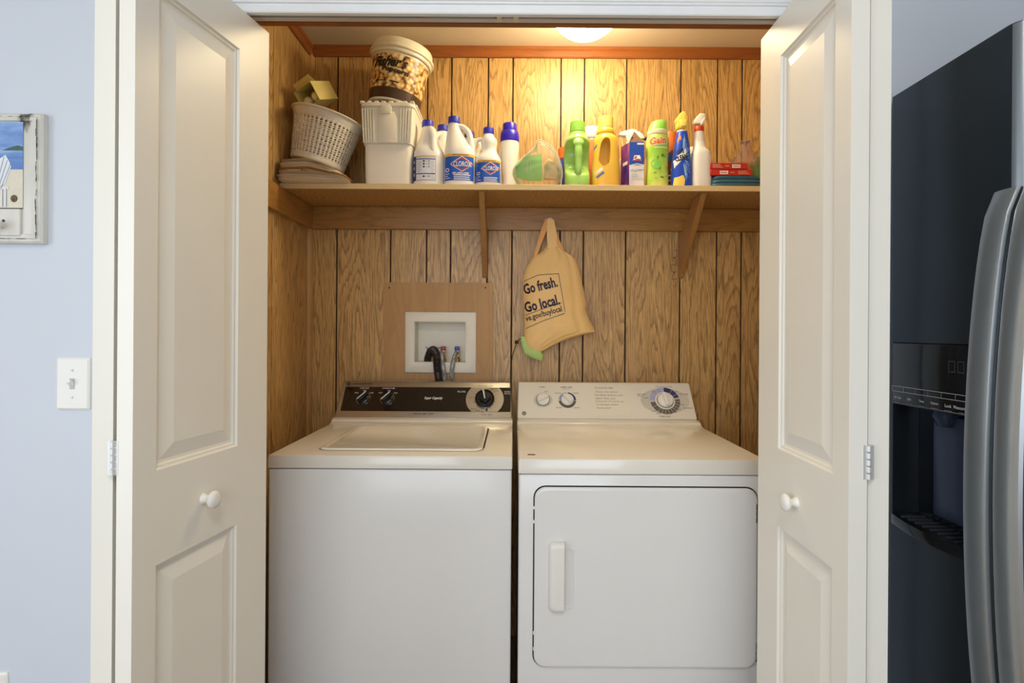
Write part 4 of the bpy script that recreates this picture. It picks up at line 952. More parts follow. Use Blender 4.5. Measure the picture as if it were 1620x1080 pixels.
# small bleach bottle, handle on the other side
Y = 2.12; H = hz_(203.5, Y); a = 0.048
t = thing('bleach_bottle', 'small white bleach bottle with waisted neck and blue logo label', 'bottle', at(772.5, Y))
rows = [(0, a*0.94, a*0.80, 0, 0, 2.6), (0.004, a, a*0.86, 0, 0, 2.6), (H*0.40, a, a*0.86, 0, 0, 2.5), (H*0.47, a*0.97, a*0.84, 0, 0, 2.4), (H*0.53, a*0.82, a*0.72, 0, 0, 2.2), (H*0.61, a*0.60, a*0.56, 0.002, 0, 2), (H*0.68, a*0.57, a*0.55, 0.002, 0, 2), (H*0.76, a*0.64, a*0.60, 0.002, 0, 2), (H*0.82, a*0.58, a*0.54, 0.001, 0, 2), (H*0.87, a*0.42, a*0.42, 0, 0, 2), (H*0.91, a*0.38, a*0.38, 0, 0, 2)]
rs = bottle(t, rows, jug_w); bleach_label(t, rs, a, H*0.98, False)
MB().tube(spline([(-a*0.2, 0, H*0.815), (-a*0.8, 0, H*0.81), (-a*1.12, 0, H*0.72), (-a*1.10, 0, H*0.60), (-a*0.85, 0, H*0.50), (-a*0.7, 0, H*0.44)], 6), 0.0078, 12, flat=1.3).build('handle', jug_w, t, angle=70)
cap(t, 0, 0, H-0.024, a*0.42, 0.024, cap_b)
# fabric softener
Y = 2.19; H = hz_(196.5, Y)
t = thing('softener_bottle', 'plain white softener bottle with stepped violet blue cap', 'bottle', at(806, Y))
rows = [(0, 0.026, 0.026, 0.002, 0, 2.4), (0.004, 0.028, 0.028, 0.002, 0, 2.4), (H*0.18, 0.026, 0.028, 0.002, 0, 2.3), (H*0.42, 0.030, 0.030, 0.002, 0, 2.2), (H*0.58, 0.034, 0.032, 0.001, 0, 2.1), (H*0.70, 0.036, 0.034, 0, 0, 2), (H*0.755, 0.033, 0.033, 0, 0, 2), (H*0.77, 0.030, 0.030, 0, 0, 2)]
rs = bottle(t, rows, jug_w)
MB().tube(spline([(-0.026, 0.012, H*0.66), (-0.036, 0.014, H*0.60), (-0.038, 0.014, H*0.4), (-0.032, 0.012, H*0.14), (-0.022, 0.010, 0.012)], 6), 0.0088, 12).build('handle', jug_w, t, angle=70)
cv = pm('cap_violet', (52, 36, 190), 0.3, var=0.02)
m = MB().lathe([(0.034, H*0.735), (0.0365, H*0.745), (0.037, H*0.80), (0.0350, H*0.868), (0.0325, H*0.885), (0.0275, H*0.89), (0.0270, H*0.985), (0.025, H), (0.01, H)], 40); m.build('cap', cv, t, angle=35)
# clear bag with a green card inside
Y = 2.115
bagm = clear_plastic('clear_bag_film', (252, 250, 240), 0.12)
t = thing('clear_bag', 'clear plastic gift bag with beige contents leaning beside the softener', 'plastic bag', at(851, Y))
out = [(811.5, 277), (813, 266), (826, 250), (846, 233), (851, 221.5), (864, 226), (877, 237), (884.5, 252), (889, 270), (888, 284), (880, 291.5), (825, 291.5), (816, 287)]
ox, oy_, oz_ = at(851, Y)
op = [(P(x, y, Y).x-ox, 0.0 if y > 290 else P(x, y, Y).z-oz_) for x, y in out]
def pillow(poly, depth, nu=18, nv=16, wr=0.0, seed=0):
    """closed pillow over an outline (star-shaped about its centre)"""
    cx = sum(p[0] for p in poly)/len(poly); cz = sum(p[1] for p in poly)/len(poly); m = MB(); rim = []
    n = len(poly)
    for i in range(n):
        (ax, az), (bx, bz) = poly[i], poly[(i+1) % n]
        for j in range(4): rim.append((lerp(ax, bx, j/4), lerp(az, bz, j/4)))
    N_ = len(rim)
    for sgn in (-1, 1):
        rs_ = []
        for k in range(9):
            r = 1-k/8*0.98; dep = depth*math.sqrt(max(0, 1-r**2.6))
            row = []
            for x, z in rim:
                X, Z = cx+(x-cx)*r, cz+(z-cz)*r
                wv = wr*noise.noise(Vector((X*38+seed, Z*38, sgn*3.1)))*(1-r**4)
                row.append((X, sgn*(dep+wv), Z))
            rs_.append(row)
        m.rings(rs_, caps=False); m.add(rs_[-1], [tuple(range(N_))])
    return m
pillow(op, 0.034, wr=0.010).build('film', bagm, t, weld=1e-4, angle=60)
m = MB(); rimp = [(x, -0.002, z) for x, z in op]; rimp.append(rimp[0]); m.tube(spline(rimp, 4), 0.0022, 6)
m.build('sealed_edge', clear_plastic('bag_seam', (246, 240, 224), 0.62), t, angle=70)
gp = [(816, 260), (831, 246.5), (857.5, 243.5), (858.5, 286), (834, 285.5), (816.5, 279.5)]
gcp = [(P(x, y, Y-0.02).x-ox, P(x, y, Y-0.02).z-oz_) for x, y in gp]
gz0 = min(p[1] for p in gcp)
card = MB().prism(gcp, -0.006, -0.002, 'xz').build('printed_card', pm('card_green', (140, 222, 104), 0.5), loc=(ox, oy_, oz_+0.004))
tag(card, 'green printed card inside the clear plastic bag', 'card')
d = Decal(); d.stroke([(P(836, 0, Y).x-ox, P(0, 270, Y).z-oz_), (P(836, 0, Y).x-ox, P(0, 252, Y).z-oz_)], 0.006, 0, 0); d.stroke([(P(841, 0, Y).x-ox, P(0, 270, Y).z-oz_), (P(841, 0, Y).x-ox, P(0, 250, Y).z-oz_)], 0.004, 0, 0); d.disc(P(832, 0, Y).x-ox, P(0, 265, Y).z-oz_, 0.006, 0.006, 0, 0, 16, 0.6)
d.stroke([(P(845, 0, Y).x-ox, P(0, 284, Y).z-oz_), (P(845, 0, Y).x-ox, P(0, 247, Y).z-oz_)], 0.001, 0, 0)
d.build('card_print', [pm('card_pale', (176, 222, 150), 0.5)], card, flat_y(-0.006))
m = MB()
bp_ = [(860, 284), (861, 262), (868, 250), (878, 258), (884, 274), (882, 286)]
pillow([(P(x, y, Y).x-ox, P(x, y, Y).z-oz_) for x, y in bp_], 0.018, wr=0.010, seed=4).build('folded_cloth', pm('cloth_cream', (226, 208, 158), 0.8, var=0.15, scale=90), t, weld=1e-4, angle=60)
# half hidden bottles behind
def simple_bottle(name, label, px, Y, r, ptop, body_m, cap_m, caph, necked=0.6, capr=0.7, band=None):
    H = hz_(ptop, Y); t = thing(name, label, 'bottle', at(px, Y))
    hb = H-caph
    rows = [(0, r*0.94, r*0.94, 0, 0, 2), (0.004, r, r, 0, 0, 2), (hb*0.72, r, r, 0, 0, 2), (hb*0.85, r*0.93, r*0.93, 0, 0, 2), (hb*0.95, r*necked*1.1, r*necked*1.1, 0, 0, 2), (hb+0.001, r*necked, r*necked, 0, 0, 2)]
    rs = bottle(t, rows, body_m); cap(t, 0, 0, hb, r*capr, caph, cap_m)
    return t, rs, H
orange = pm('cap_orange', (232, 122, 52), 0.4); blue2 = pm('bottle_blue', (62, 82, 178), 0.35, var=0.1)
simple_bottle('cleaner_bottle', 'blue cleaner bottle with orange cap half behind the green detergent', 896, 2.22, 0.040, 235, blue2, orange, 0.045, 0.8, 0.86)
# green detergent, handle to the front
def handled(name, label, px, Y, Wd, ptop, bm, cm, deco, lipm=None, cap_frac=0.16, cap_r=0.54):
    H = hz_(ptop, Y); a = Wd/2; t = thing(name, label, 'bottle', at(px, Y)); hc = H*cap_frac
    return t, H, a, hc
gl = pm('detergent_green', (160, 214, 112), 0.3, var=0.02, coat=0.15); gc = pm('detergent_cap_green', (142, 208, 88), 0.4)
Y = 2.13
t, H, a, hc = handled('detergent_bottle', 'light green detergent bottle with its handle to the front', 913, Y, 0.096, 193.5, gl, gc, None)
hb = H-hc
rows = [(0, a*0.9, a*0.86, 0, 0, 3), (0.005, a*0.97, a*0.92, 0, 0, 3), (hb*0.2, a*0.97, a*0.92, 0, 0, 3), (hb*0.28, a*0.97, a*0.78, 0, a*0.12, 3), (hb*0.38, a*0.96, a*0.44, 0, a*0.46, 2.8), (hb*0.55, a*0.98, a*0.34, 0, a*0.58, 2.6), (hb*0.72, a*1.0, a*0.42, 0, a*0.50, 2.5), (hb*0.81, a*0.98, a*0.80, 0, a*0.10, 2.3), (hb*0.88, a*0.90, a*0.85, 0, 0, 2.1), (hb*0.93, a*0.74, a*0.74, 0, 0, 2), (hb*0.955, a*0.70, a*0.70, 0, 0, 2), (hb*0.985, a*0.66, a*0.66, 0, 0, 2), (hb+0.001, a*0.55, a*0.55, 0, 0, 2)]
bottle(t, rows, gl)
MB().tube(spline([(0, -a*0.30, hb*0.90), (0, -a*0.66, hb*0.82), (0, -a*0.86, hb*0.66), (0, -a*0.88, hb*0.45), (0, -a*0.86, hb*0.28), (0, -a*0.55, hb*0.17)], 8), [a*0.50]*6+[a*0.42]*7+[a*0.30]*8+[a*0.26]*10+[a*0.25]*10, 18, flat=0.62).build('handle', gl, t, angle=70)
MB().box(-0.0006, 0.0006, -a*0.935, -a*0.90, 0.006, hb*0.22).build('mould_seam', pm('seam_green', (118, 176, 76), 0.4), t)
cap(t, 0, 0, hb, a*0.60, hc, gc)
simple_bottle('cleaner_bottle', 'orange bottle with white and blue striped cap between the detergents', 936, 2.245, 0.044, 203, pm('bottle_orange', (222, 118, 70), 0.4), pm('striped_cap', (196, 200, 226), 0.4, var=0.3, scale=160), 0.045, 0.8, 0.86)
# yellow detergent, grip hole carved in the body
Y = 2.13; yl = pm('detergent_yellow', (240, 196, 78), 0.3, var=0.02, coat=0.15); yc = pm('detergent_cap_yellow', (246, 222, 120), 0.4)
t, H, a, hc = handled('detergent_bottle', 'golden yellow detergent bottle with a carved grip', 957.5, Y, 0.103, 185.5, yl, yc, None)
hb = H-hc
rows = [(0, a*0.90, a*0.84, 0, 0, 3), (0.005, a*0.97, a*0.90, 0, 0, 3), (hb*0.25, a, a*0.92, 0, 0, 3), (hb*0.45, a*0.96, a*0.9, 0.001, 0, 2.8), (hb*0.70, a*0.92, a*0.86, 0.001, 0, 2.6), (hb*0.82, a*0.88, a*0.84, 0, 0, 2.3), (hb*0.88, a*0.72, a*0.72, 0, 0, 2), (hb*0.905, a*0.60, a*0.60, 0, 0, 2), (hb*0.92, a*0.66, a*0.66, 0, 0, 2), (hb*0.965, a*0.65, a*0.65, 0, 0, 2), (hb+0.001, a*0.55, a*0.55, 0, 0, 2)]
rs = smooth_rows(rows, 3); bo = MB().rings(ringset(rs, 44)).build('body', yl, t, angle=60)
hp = [(-a*0.62, hb*0.44), (-a*0.30, hb*0.345), (a*0.05, hb*0.39), (a*0.20, hb*0.46), (a*0.22, hb*0.72), (a*0.06, hb*0.80), (-a*0.25, hb*0.79), (-a*0.48, hb*0.68)]
hp2 = [(p.x, p.z) for p in spline([(x, 0, z) for x, z in hp+hp[:1]], 4)][:-1]
co = MB().prism(hp2, -a*1.3, a*0.15, 'xz').build('cutter', yl, t); cut(bo, co)
cap(t, 0, 0, hb, a*0.56, hc, yc)
d = Decal(); d.stroke([(-a*0.86, hb*0.23), (-a*0.40, hb*0.30)], hb*0.045, 0, 0, 6); d.stroke([(-a*0.70, hb*0.17), (-a*0.28, hb*0.24)], hb*0.035, 1, 0, 6); d.poly([(-a*0.88, hb*0.62), (-a*0.72, hb*0.64), (-a*0.72, hb*0.72), (-a*0.86, hb*0.71)], 1, 0, 3, 2)
d.build('label', [white_ink, pm('label_teal', (60, 120, 190), 0.5)], t, on_front(rs))
# white trigger sprayer behind the box
def sprayer_head(t, poly, y0, y1, m_, z, lever=None, name='trigger_head'):
    o = MB().prism([(x, zz) for x, zz in poly], y0, y1, 'xz').build(name, m_, t, bevel=0.003, seg=2); return o
Y = 2.20; H = hz_(204, Y)
t = thing('spray_bottle', 'white spray bottle standing behind the blue and white box', 'spray bottle', at(994, Y)); ox = at(994, Y)[0]
rows = [(0, 0.037, 0.028, 0, 0, 3), (0.004, 0.039, 0.030, 0, 0, 3), (H*0.5, 0.038, 0.030, 0, 0, 3), (H*0.62, 0.028, 0.024, 0.002, 0, 2.4), (H*0.76, 0.015, 0.015, 0.004, 0, 2), (H*0.84, 0.0135, 0.0135, 0.004, 0, 2)]
rs = bottle(t, rows, jug_w)
hd_ = sprayer_head(t, [(-0.010, H*0.82), (0.020, H*0.82), (0.062, H*0.86), (0.050, H*0.93), (0.024, H*0.99), (0.010, H), (-0.030, H*0.955), (-0.040, H*0.925), (-0.038, H*0.90), (-0.012, H*0.895)], -0.012, 0.012, jug_w, 0)
MB().tube(spline([(-0.018, 0, H*0.90), (-0.024, 0, H*0.83), (-0.022, 0, H*0.74)], 5), 0.004, 8).build('trigger', pm('trigger_tan', (222, 190, 150), 0.4), hd_)
MB().lathe([(0.007, 0), (0.007, 0.012)], 14, (0.058, 0, H*0.865), axis='x').build('nozzle', cap_b, hd_)
Decal().rect(-0.034, -0.008, H*0.2, H*0.45, 0, 0, 6, 2).rect(-0.033, -0.012, H*0.34, H*0.42, 1, 1, 6, 1).build('label', [lab_w, lab_b], t, on_front(rs))
# blue and white cleaning box (open flap)
Y = 2.105; ox, oy_, oz_ = at(1009, Y); xA, xB = P(997.3, 0, Y).x-ox, P(1020.8, 0, Y).x-ox; hb = hz_(223.5, Y); dB = 0.060
xs = P(984.2, 0, Y+dB).x-ox
t = thing('cleaning_box', 'blue and white cleaning pad box with torn brown flap', 'box', (ox, oy_, oz_))
m = MB(); m.hexa([(xA, 0, 0), (xB, 0, 0), (xB+0.002, dB, 0), (xs, dB, 0)], [(xA, 0, hb), (xB, 0, hb), (xB+0.002, dB, hb), (xs, dB, hb)])
m.build('carton', [pm('carton_white', (226, 228, 236), 0.5)], t, bevel=0.0012, seg=1)
d = Decal(); zt = hb*0.51
d.rect(xA, xB, zt, hb, 0, 0); d.stroke([(xA, zt-0.002), (lerp(xA, xB, 0.5), zt+0.005), (xB, zt)], 0.003, 1, 1, 4)
d.poly([(lerp(xA, xB, 0.52)-0.017, hb*0.61), (lerp(xA, xB, 0.52)+0.017, hb*0.61), (lerp(xA, xB, 0.52)+0.010, hb*0.72), (lerp(xA, xB, 0.52)-0.010, hb*0.72)], 1, 1, 4, 3)
d.text('Mr', lerp(xA, xB, 0.45), hb*0.685, 0.010, 0.007, 2, 2, bold=0.03); d.text('Clean', lerp(xA, xB, 0.52), hb*0.635, 0.033, 0.012, 2, 2, bold=0.04)
d.rect(lerp(xA, xB, 0.52), xB-0.001, hb*0.945, hb*0.98, 1, 1); d.text('vinyl', lerp(xA, xB, 0.30), hb*0.39, 0.027, 0.014, 3, 1); d.rect(lerp(xA, xB, 0.58), xB-0.002, hb*0.405, hb*0.42, 3, 1); d.rect(lerp(xA, xB, 0.58), xB-0.010, hb*0.38, hb*0.387, 4, 1)
for i, s in enumerate(('- Dirt Fighter', '- Removes Soil', '- Cuts through Grease', '- Great for Shower Stalls')): d.text(s, lerp(xA, xB, 0.12+0.018*len(s)), hb*(0.31-i*0.034), 0.0019*len(s), 0.0040, 4, 1)
d.build('front_print', [pm('box_blue', (26, 74, 186), 0.45), white_ink, pm('box_red', (170, 40, 44), 0.5), pm('box_grey', (120, 126, 140), 0.5), grey_ink], t, flat_y(0))
def side_proj(u, z, o):   # u 0..1 from back to front on the visible side
    return (lerp(xs, xA, u)-o*0.95, lerp(dB, 0, u)-o*0.2, z)
sp_m = speckle('box_side_print', [(0.3, (52, 44, 140)), (0.5, (120, 60, 140)), (0.7, (196, 120, 120))], 30, 0.5, (1, 1, 0.6), 'NOISE')
Decal().rect(0, 1, 0, hb, 0, 0).rect(0.25, 0.8, hb*0.55, hb*0.62, 1, 1).build('side_print', [sp_m, white_ink], t, side_proj)
tb = pm('card_brown', (112, 82, 66), 0.7, var=0.2, scale=60)
zt2 = hz_(203, Y)
MB().hexa([(xA+0.002, 0.004, hb), (xB-0.001, 0.002, hb), (xB-0.001, 0.0035, hb), (xA+0.002, 0.0055, hb)], [(lerp(xA, xB, 0.40), 0.030, zt2), (lerp(xA, xB, 0.48), 0.030, zt2), (lerp(xA, xB, 0.48), 0.0315, zt2), (lerp(xA, xB, 0.40), 0.0315, zt2)]).build('flap', tb, t)
MB().hexa([(xA+0.001, 0.006, hb), (xA+0.001, 0.05, hb), (xA+0.0025, 0.05, hb), (xA+0.0025, 0.006, hb)], [(lerp(xA, xB, 0.25), 0.012, hb+0.030), (lerp(xA, xB, 0.2), 0.03, hb+0.026), (lerp(xA, xB, 0.2)+0.0015, 0.03, hb+0.026), (lerp(xA, xB, 0.25)+0.0015, 0.012, hb+0.030)]).build('flap', tb, t)
# scent booster bottle
Y = 2.125; H = hz_(190.5, Y); a = 0.0425
t = thing('scent_booster', 'lime green scent booster bottle with slanted green cap and orange lettering', 'bottle', at(1039.5, Y))
lime = speckle('lime_print', [(0.35, (150, 206, 70)), (0.5, (196, 220, 96)), (0.65, (226, 232, 130))], 14, 0.35, (1, 1, 1), 'NOISE')
rows = [(0, a*0.92, a*0.7, 0, 0, 2.4), (0.005, a*0.97, a*0.74, 0, 0, 2.4), (H*0.15, a*0.97, a*0.76, 0, 0, 2.3), (H*0.32, a*0.93, a*0.74, 0, 0, 2.2), (H*0.48, a*0.94, a*0.74, 0, 0, 2.2), (H*0.62, a*0.99, a*0.78, 0, 0, 2.2), (H*0.70, a*1.0, a*0.78, 0, 0, 2.1), (H*0.76, a*0.92, a*0.76, 0, 0, 2.1), (H*0.79, a*0.84, a*0.74, 0, 0, 2)]
rs = bottle(t, rows, lime)
MB().rings(ringset([(H*0.79, a*0.86, a*0.78, 0, 0, 2), (H*0.795, a*0.89, a*0.80, 0, 0, 2), (H*0.845, a*0.89, a*0.80, 0, 0, 2), (H*0.852, a*0.84, a*0.76, 0, 0, 2)], 40)).build('collar', pm('collar_cream', (236, 232, 206), 0.35), t)
gcap = pm('cap_fresh_green', (150, 216, 96), 0.35)
rr_ = ringset([(H*0.852, a*0.85, a*0.76, 0, 0, 2), (H*0.90, a*0.80, a*0.72, 0.001, 0, 2), (H*0.97, a*0.70, a*0.62, 0.004, 0, 2), (H*0.99, a*0.60, a*0.54, 0.004, 0, 2)], 40)
rr_ = [[(x, y, z + (0.10*(x) if i > 1 else 0)) for x, y, z in r] for i, r in enumerate(rr_)]
MB().rings(rr_).build('cap', gcap, t, angle=35)
d = Decal(); d.text('Gain', -a*0.12, H*0.685, a*1.45, H*0.125, 0, 1, rot=0.12, shear=0.1, bold=0.07); d.text('Gain', -a*0.12, H*0.685, a*1.38, H*0.105, 1, 2, rot=0.12, shear=0.1, bold=0.04)
d.rect(-a*0.45, a*0.7, H*0.578, H*0.592, 2, 1, 10); d.disc(-a*0.25, H*0.36, a*0.42, H*0.075, 3, 1, 24)
random.seed(3)
for i in range(12):
    x, z, an = random.uniform(-0.75, 0.8)*a, random.uniform(0.14, 0.52)*H, random.uniform(0, PI); l = random.uniform(0.10, 0.22)*a; c_, s_ = math.cos(an), math.sin(an)
    d.poly([(x-l*c_, z-l*s_), (x+l*0.4*s_, z-l*0.4*c_), (x+l*c_, z+l*s_), (x-l*0.4*s_, z+l*0.4*c_)], 4 if i % 3 else 3, 2, 3, 4)
d.build('label', [white_ink, pm('gain_orange', (222, 110, 44), 0.45), cream_ink, pm('splash_green', (132, 204, 84), 0.45), pm('leaf_olive', (98, 132, 48), 0.5)], t, on_front(rs))
# brown aerosol behind
br = pm('can_brown', (120, 62, 36), 0.35, 0.3)
t, rs, H = simple_bottle('aerosol_can', 'brown aerosol can with orange cap behind the blue sprayer', 1060.5, 2.215, 0.033, 210, br, orange, 0.075, 0.88, 0.90)
Decal().rect(-0.032, 0.032, H*0.52, H*0.64, 0, 0, 14, 1).text('ch', 0.004, H*0.40, 0.026, 0.025, 1, 1, bold=0.03).rect(-0.020, 0.024, H*0.29, H*0.31, 2, 1, 8).rect(-0.020, 0.022, H*0.21, H*0.23, 2, 1, 8).rect(-0.020, 0.020, H*0.13, H*0.15, 2, 1, 8).build('label', [pm('can_blue', (36, 76, 150), 0.4), white_ink, cream_ink], t, on_front(rs))
# blue stain remover sprayer with yellow head
Y = 2.115; H = hz_(177.5, Y); ox = at(1077, Y)[0]
t = thing('spray_bottle', 'blue stain remover spray bottle with yellow trigger head', 'spray bottle', at(1077, Y))
blu = pm('sprayer_blue', (30, 76, 204), 0.35, var=0.05)
rows = [(0, 0.035, 0.026, 0, 0, 3), (0.004, 0.0365, 0.028, 0, 0, 3), (H*0.30, 0.0345, 0.028, 0.0005, 0, 3), (H*0.55, 0.0285, 0.026, 0.002, 0, 2.8), (H*0.70, 0.0215, 0.022, 0.003, 0, 2.4), (H*0.745, 0.0195, 0.020, 0.003, 0, 2.2)]
rs = bottle(t, rows, blu)
ylw = pm('trigger_yellow', (246, 222, 110), 0.4)
MB().lathe([(0.0165, H*0.745), (0.0185, H*0.750), (0.0185, H*0.765), (0.0165, H*0.77)], 28, (0.003, 0, 0)).build('collar', jug_w, t)
hp = lambda px, py: (P(px, py, Y).x-ox, P(px, py, Y).z-ZS)
sprayer_head(t, [hp(1070, 204.5), hp(1084, 204), hp(1083.5, 197), hp(1087, 189), hp(1083, 179), hp(1078, 178), hp(1074, 182), hp(1068, 190), hp(1068.5, 194), hp(1070, 196)], -0.016, 0.016, ylw, 0)
MB().hexa([(-0.006, -0.030, H*0.80), (0.012, -0.030, H*0.80), (0.012, -0.015, H*0.80), (-0.006, -0.015, H*0.80)], [(-0.010, -0.026, H*0.885), (0.014, -0.026, H*0.885), (0.014, -0.012, H*0.90), (-0.010, -0.012, H*0.90)]).build('trigger', ylw, t, bevel=0.002)
d = Decal(); random.seed(5)
d.poly([(-0.0345, H*0.02), (0.004, H*0.02), (0.008, H*0.12), (0.0, H*0.17), (-0.030, H*0.15)], 1, 1, 8, 5)
d.poly([(-0.032, H*0.38), (0.010, H*0.52), (0.012, H*0.43), (-0.030, H*0.26)], 0, 1, 8, 5)
for i in range(34):
    an = random.uniform(-1.2, 1.5); r0 = random.uniform(0.006, 0.012); r1 = r0+random.uniform(0.008, 0.019)
    d.stroke([(-0.002+r0*math.cos(an)*1.2, H*0.38+r0*math.sin(an)*3.2), (-0.002+min(r1*math.cos(an)*1.2, 0.026), H*0.38+r1*math.sin(an)*3.2)], 0.0014, 3, 1, 2)
d.text('OXI', -0.010, H*0.475, 0.026, H*0.06, 2, 3, rot=0.3, shear=0.2, bold=0.05); d.text('CLEAN', -0.006, H*0.395, 0.044, H*0.07, 2, 3, rot=0.3, shear=0.2, bold=0.05)
d.poly([(-0.020, H*0.60), (-0.004, H*0.63), (-0.006, H*0.685), (-0.015, H*0.67)], 4, 1, 4, 3)
d.build('label', [white_ink, ylw, black_ink, pm('spark_pale', (150, 200, 246), 0.5), orange, cap_b], t, on_front(rs))
# white sprayer with red collar
Y = 2.115; H = hz_(180.5, Y); ox = at(1108.5, Y)[0]
t = thing('spray_bottle', 'plain white spray bottle with red orange collar', 'spray bottle', at(1108.5, Y))
rows = [(0, 0.034, 0.027, 0, 0, 3.2), (0.004, 0.036, 0.029, 0, 0, 3.2), (H*0.38, 0.0355, 0.029, 0, 0, 3), (H*0.50, 0.033, 0.028, 0, 0, 2.8), (H*0.53, 0.027, 0.025, -0.002, 0, 2.5), (H*0.56, 0.0235, 0.022, -0.004, 0, 2.2), (H*0.68, 0.020, 0.019, -0.006, 0, 2), (H*0.775, 0.0165, 0.0165, -0.008, 0, 2)]
rs = bottle(t, rows, jug_w)
for k in range(6):
    z = H*(0.64+k*0.022); MB().lathe([(0.0205-k*0.0006, 0), (0.0212-k*0.0006, 0.0015), (0.0205-k*0.0006, 0.003)], 24, (-0.0055-k*0.0004, 0, z), caps=False).build('neck_rib', jug_w, t)
MB().lathe([(0.0175, H*0.775), (0.018, H*0.78), (0.0178, H*0.835), (0.017, H*0.84)], 32, (-0.008, 0, 0)).build('collar', pm('collar_red', (206, 74, 38), 0.35), t)
hp = lambda px, py: (P(px, py, Y).x-ox, P(px, py, Y).z-ZS)
sprayer_head(t, [hp(1097.5, 197.5), hp(1111.5, 197), hp(1112, 191), hp(1115, 184.5), hp(1113, 181.5), hp(1106, 181), hp(1102, 185), hp(1096.8, 191.5)], -0.014, 0.014, jug_w, 0)
MB().hexa([(-0.010, -0.026, H*0.845), (0.002, -0.026, H*0.845), (0.002, -0.013, H*0.845), (-0.010, -0.013, H*0.845)], [(0.000, -0.022, H*0.925), (0.012, -0.022, H*0.955), (0.012, -0.012, H*0.955), (0.000, -0.012, H*0.925)]).build('trigger', pm('trigger_grey', (206, 204, 200), 0.4), t, bevel=0.002)
simple_bottle('cleaner_bottle', 'dark green bottle glimpsed behind the white sprayer', 1096, 2.215, 0.032, 232, pm('bottle_green', (64, 140, 58), 0.35), pm('cap_white2', (230, 230, 226), 0.4), 0.03, 0.6, 0.6)
# folded teal cloth, two red boxes, crumpled clear bag, green bag
Y = 2.12; xa, xb = P(1124, 285, Y-0.04).x, P(1210, 285, Y-0.04).x
hcl = hz_(275.5, Y-0.05)
def cloth(u, v):
    return None
m = MB(); ZL = 6
for k in range(3):
    rs_ = []
    for j in range(2):
        ring = []
        for i in range(36):
            a_ = 2*PI*i/36; c_, s_ = se(a_, 6); w_ = noise.noise(Vector((c_*2.3+k*5, s_*2.1, j*0.8+k)))*0.004
            ring.append((lerp(xa, xb, 0.5)+c_*((xb-xa)/2-0.003*k+w_*0.6), 2.185+s_*(0.115-0.005*k)+w_, hcl*(k+j*0.93)/3+noise.noise(Vector((c_*4+k, s_*4, 7.7)))*0.0022+(0.0022 if not (k == 0 and j == 0) else 0.0022)))
        rs_.append(ring)
    mid = [tuple((Vector(p)+Vector(q_))/2+Vector(((p[0]-lerp(xa, xb, 0.5))*0.02, (p[1]-2.185)*0.03, 0))) for p, q_ in zip(*rs_)]
    m.rings([rs_[0], mid, rs_[1]])
o = m.build('folded_cloth', pm('cloth_teal', (48, 92, 112), 0.6, var=0.25, scale=35, bump=0.3, bscale=60), loc=(0, 0, ZS), angle=50)
tag(o, 'folded dark teal cloth under the red boxes at the shelf end', 'cloth')
redm = pm('carton_red', (196, 44, 32), 0.4, var=0.05)
for (xq0, xq1, yq0, yq1, z0, tag_, txt) in ((1126, 1192, 267, 276, 0, 'flat red carton lying on the teal cloth', 0), (1125.5, 1185, 258.5, 267, 1, 'upper flat red carton stacked on the other red carton', 1)):
    Yb = 2.085; x0, x1 = P(xq0, 0, Yb).x, P(xq1, 0, Yb).x; zb_ = ZS+hcl+0.005+(0.0235 if z0 else 0); hh = 0.0225
    b_ = thing('flat_carton', tag_, 'box', ((x0+x1)/2, Yb, zb_), group='red cartons'); hw = (x1-x0)/2
    MB().box(-hw, hw, 0, 0.13, 0, hh).build('carton', redm, b_, bevel=0.001, seg=1)
    d = Decal(); s_ = -1 if z0 else 1
    d.rect(lerp(-hw, hw, 0.58) if z0 else lerp(-hw, hw, 0.22), lerp(-hw, hw, 0.80) if z0 else lerp(-hw, hw, 0.42), hh*0.2, hh*0.75, 0, 0); d.rect(lerp(-hw, hw, 0.60 if z0 else 0.24), lerp(-hw, hw, 0.77 if z0 else 0.39), hh*0.42, hh*0.54, 1, 1)
    for i in range(3):
        xx = lerp(-hw, hw, 0.06 if z0 else 0.66); d.rect(xx, xx+hw*(0.55-0.08*i), hh*(0.25+0.22*i), hh*(0.32+0.22*i), 2, 0)
    d.rect(lerp(-hw, hw, 0.40 if z0 else 0.47), lerp(-hw, hw, 0.50 if z0 else 0.57), hh*0.46, hh*0.54, 2, 0)
    d.build('front_print', [white_ink, redm, pm('print_pink', (236, 190, 176), 0.5)], b_, flat_y(0))
# crumpled clear bag
Y = 2.13; cz0 = ZS+hcl+0.005+0.047; bx0 = P(1182, 258, Y).x
film2 = clear_plastic('crumpled_film', (240, 224, 214), 0.14, 0.08)
Htop = P(1180, 221, Y).z-cz0
rs_ = []
random.seed(11)
for i, (k, r) in enumerate(((0, 0.050), (0.12, 0.052), (0.3, 0.043), (0.5, 0.031), (0.68, 0.022), (0.80, 0.018), (0.88, 0.021), (0.96, 0.024), (1.0, 0.018))):
    rs_.append([((r*(1+0.28*noise.noise(Vector((math.cos(a_)*2.5, math.sin(a_)*2.5, k*4)))))*math.cos(a_)+0.004*k, (r*0.75*(1+0.28*noise.noise(Vector((math.cos(a_)*2.5+9, math.sin(a_)*2.5, k*4)))))*math.sin(a_), k*Htop+(0.0 if i == 0 else 0.006*noise.noise(Vector((math.cos(a_)*3, math.sin(a_)*3, 2+k*3))))) for a_ in [2*PI*j/30 for j in range(30)]])
o = MB().rings(rs_).build('crumpled_bag', film2, loc=(bx0, Y+0.02, cz0), angle=30); tag(o, 'crumpled clear plastic bag on top of the red cartons', 'plastic bag')
rs_ = []
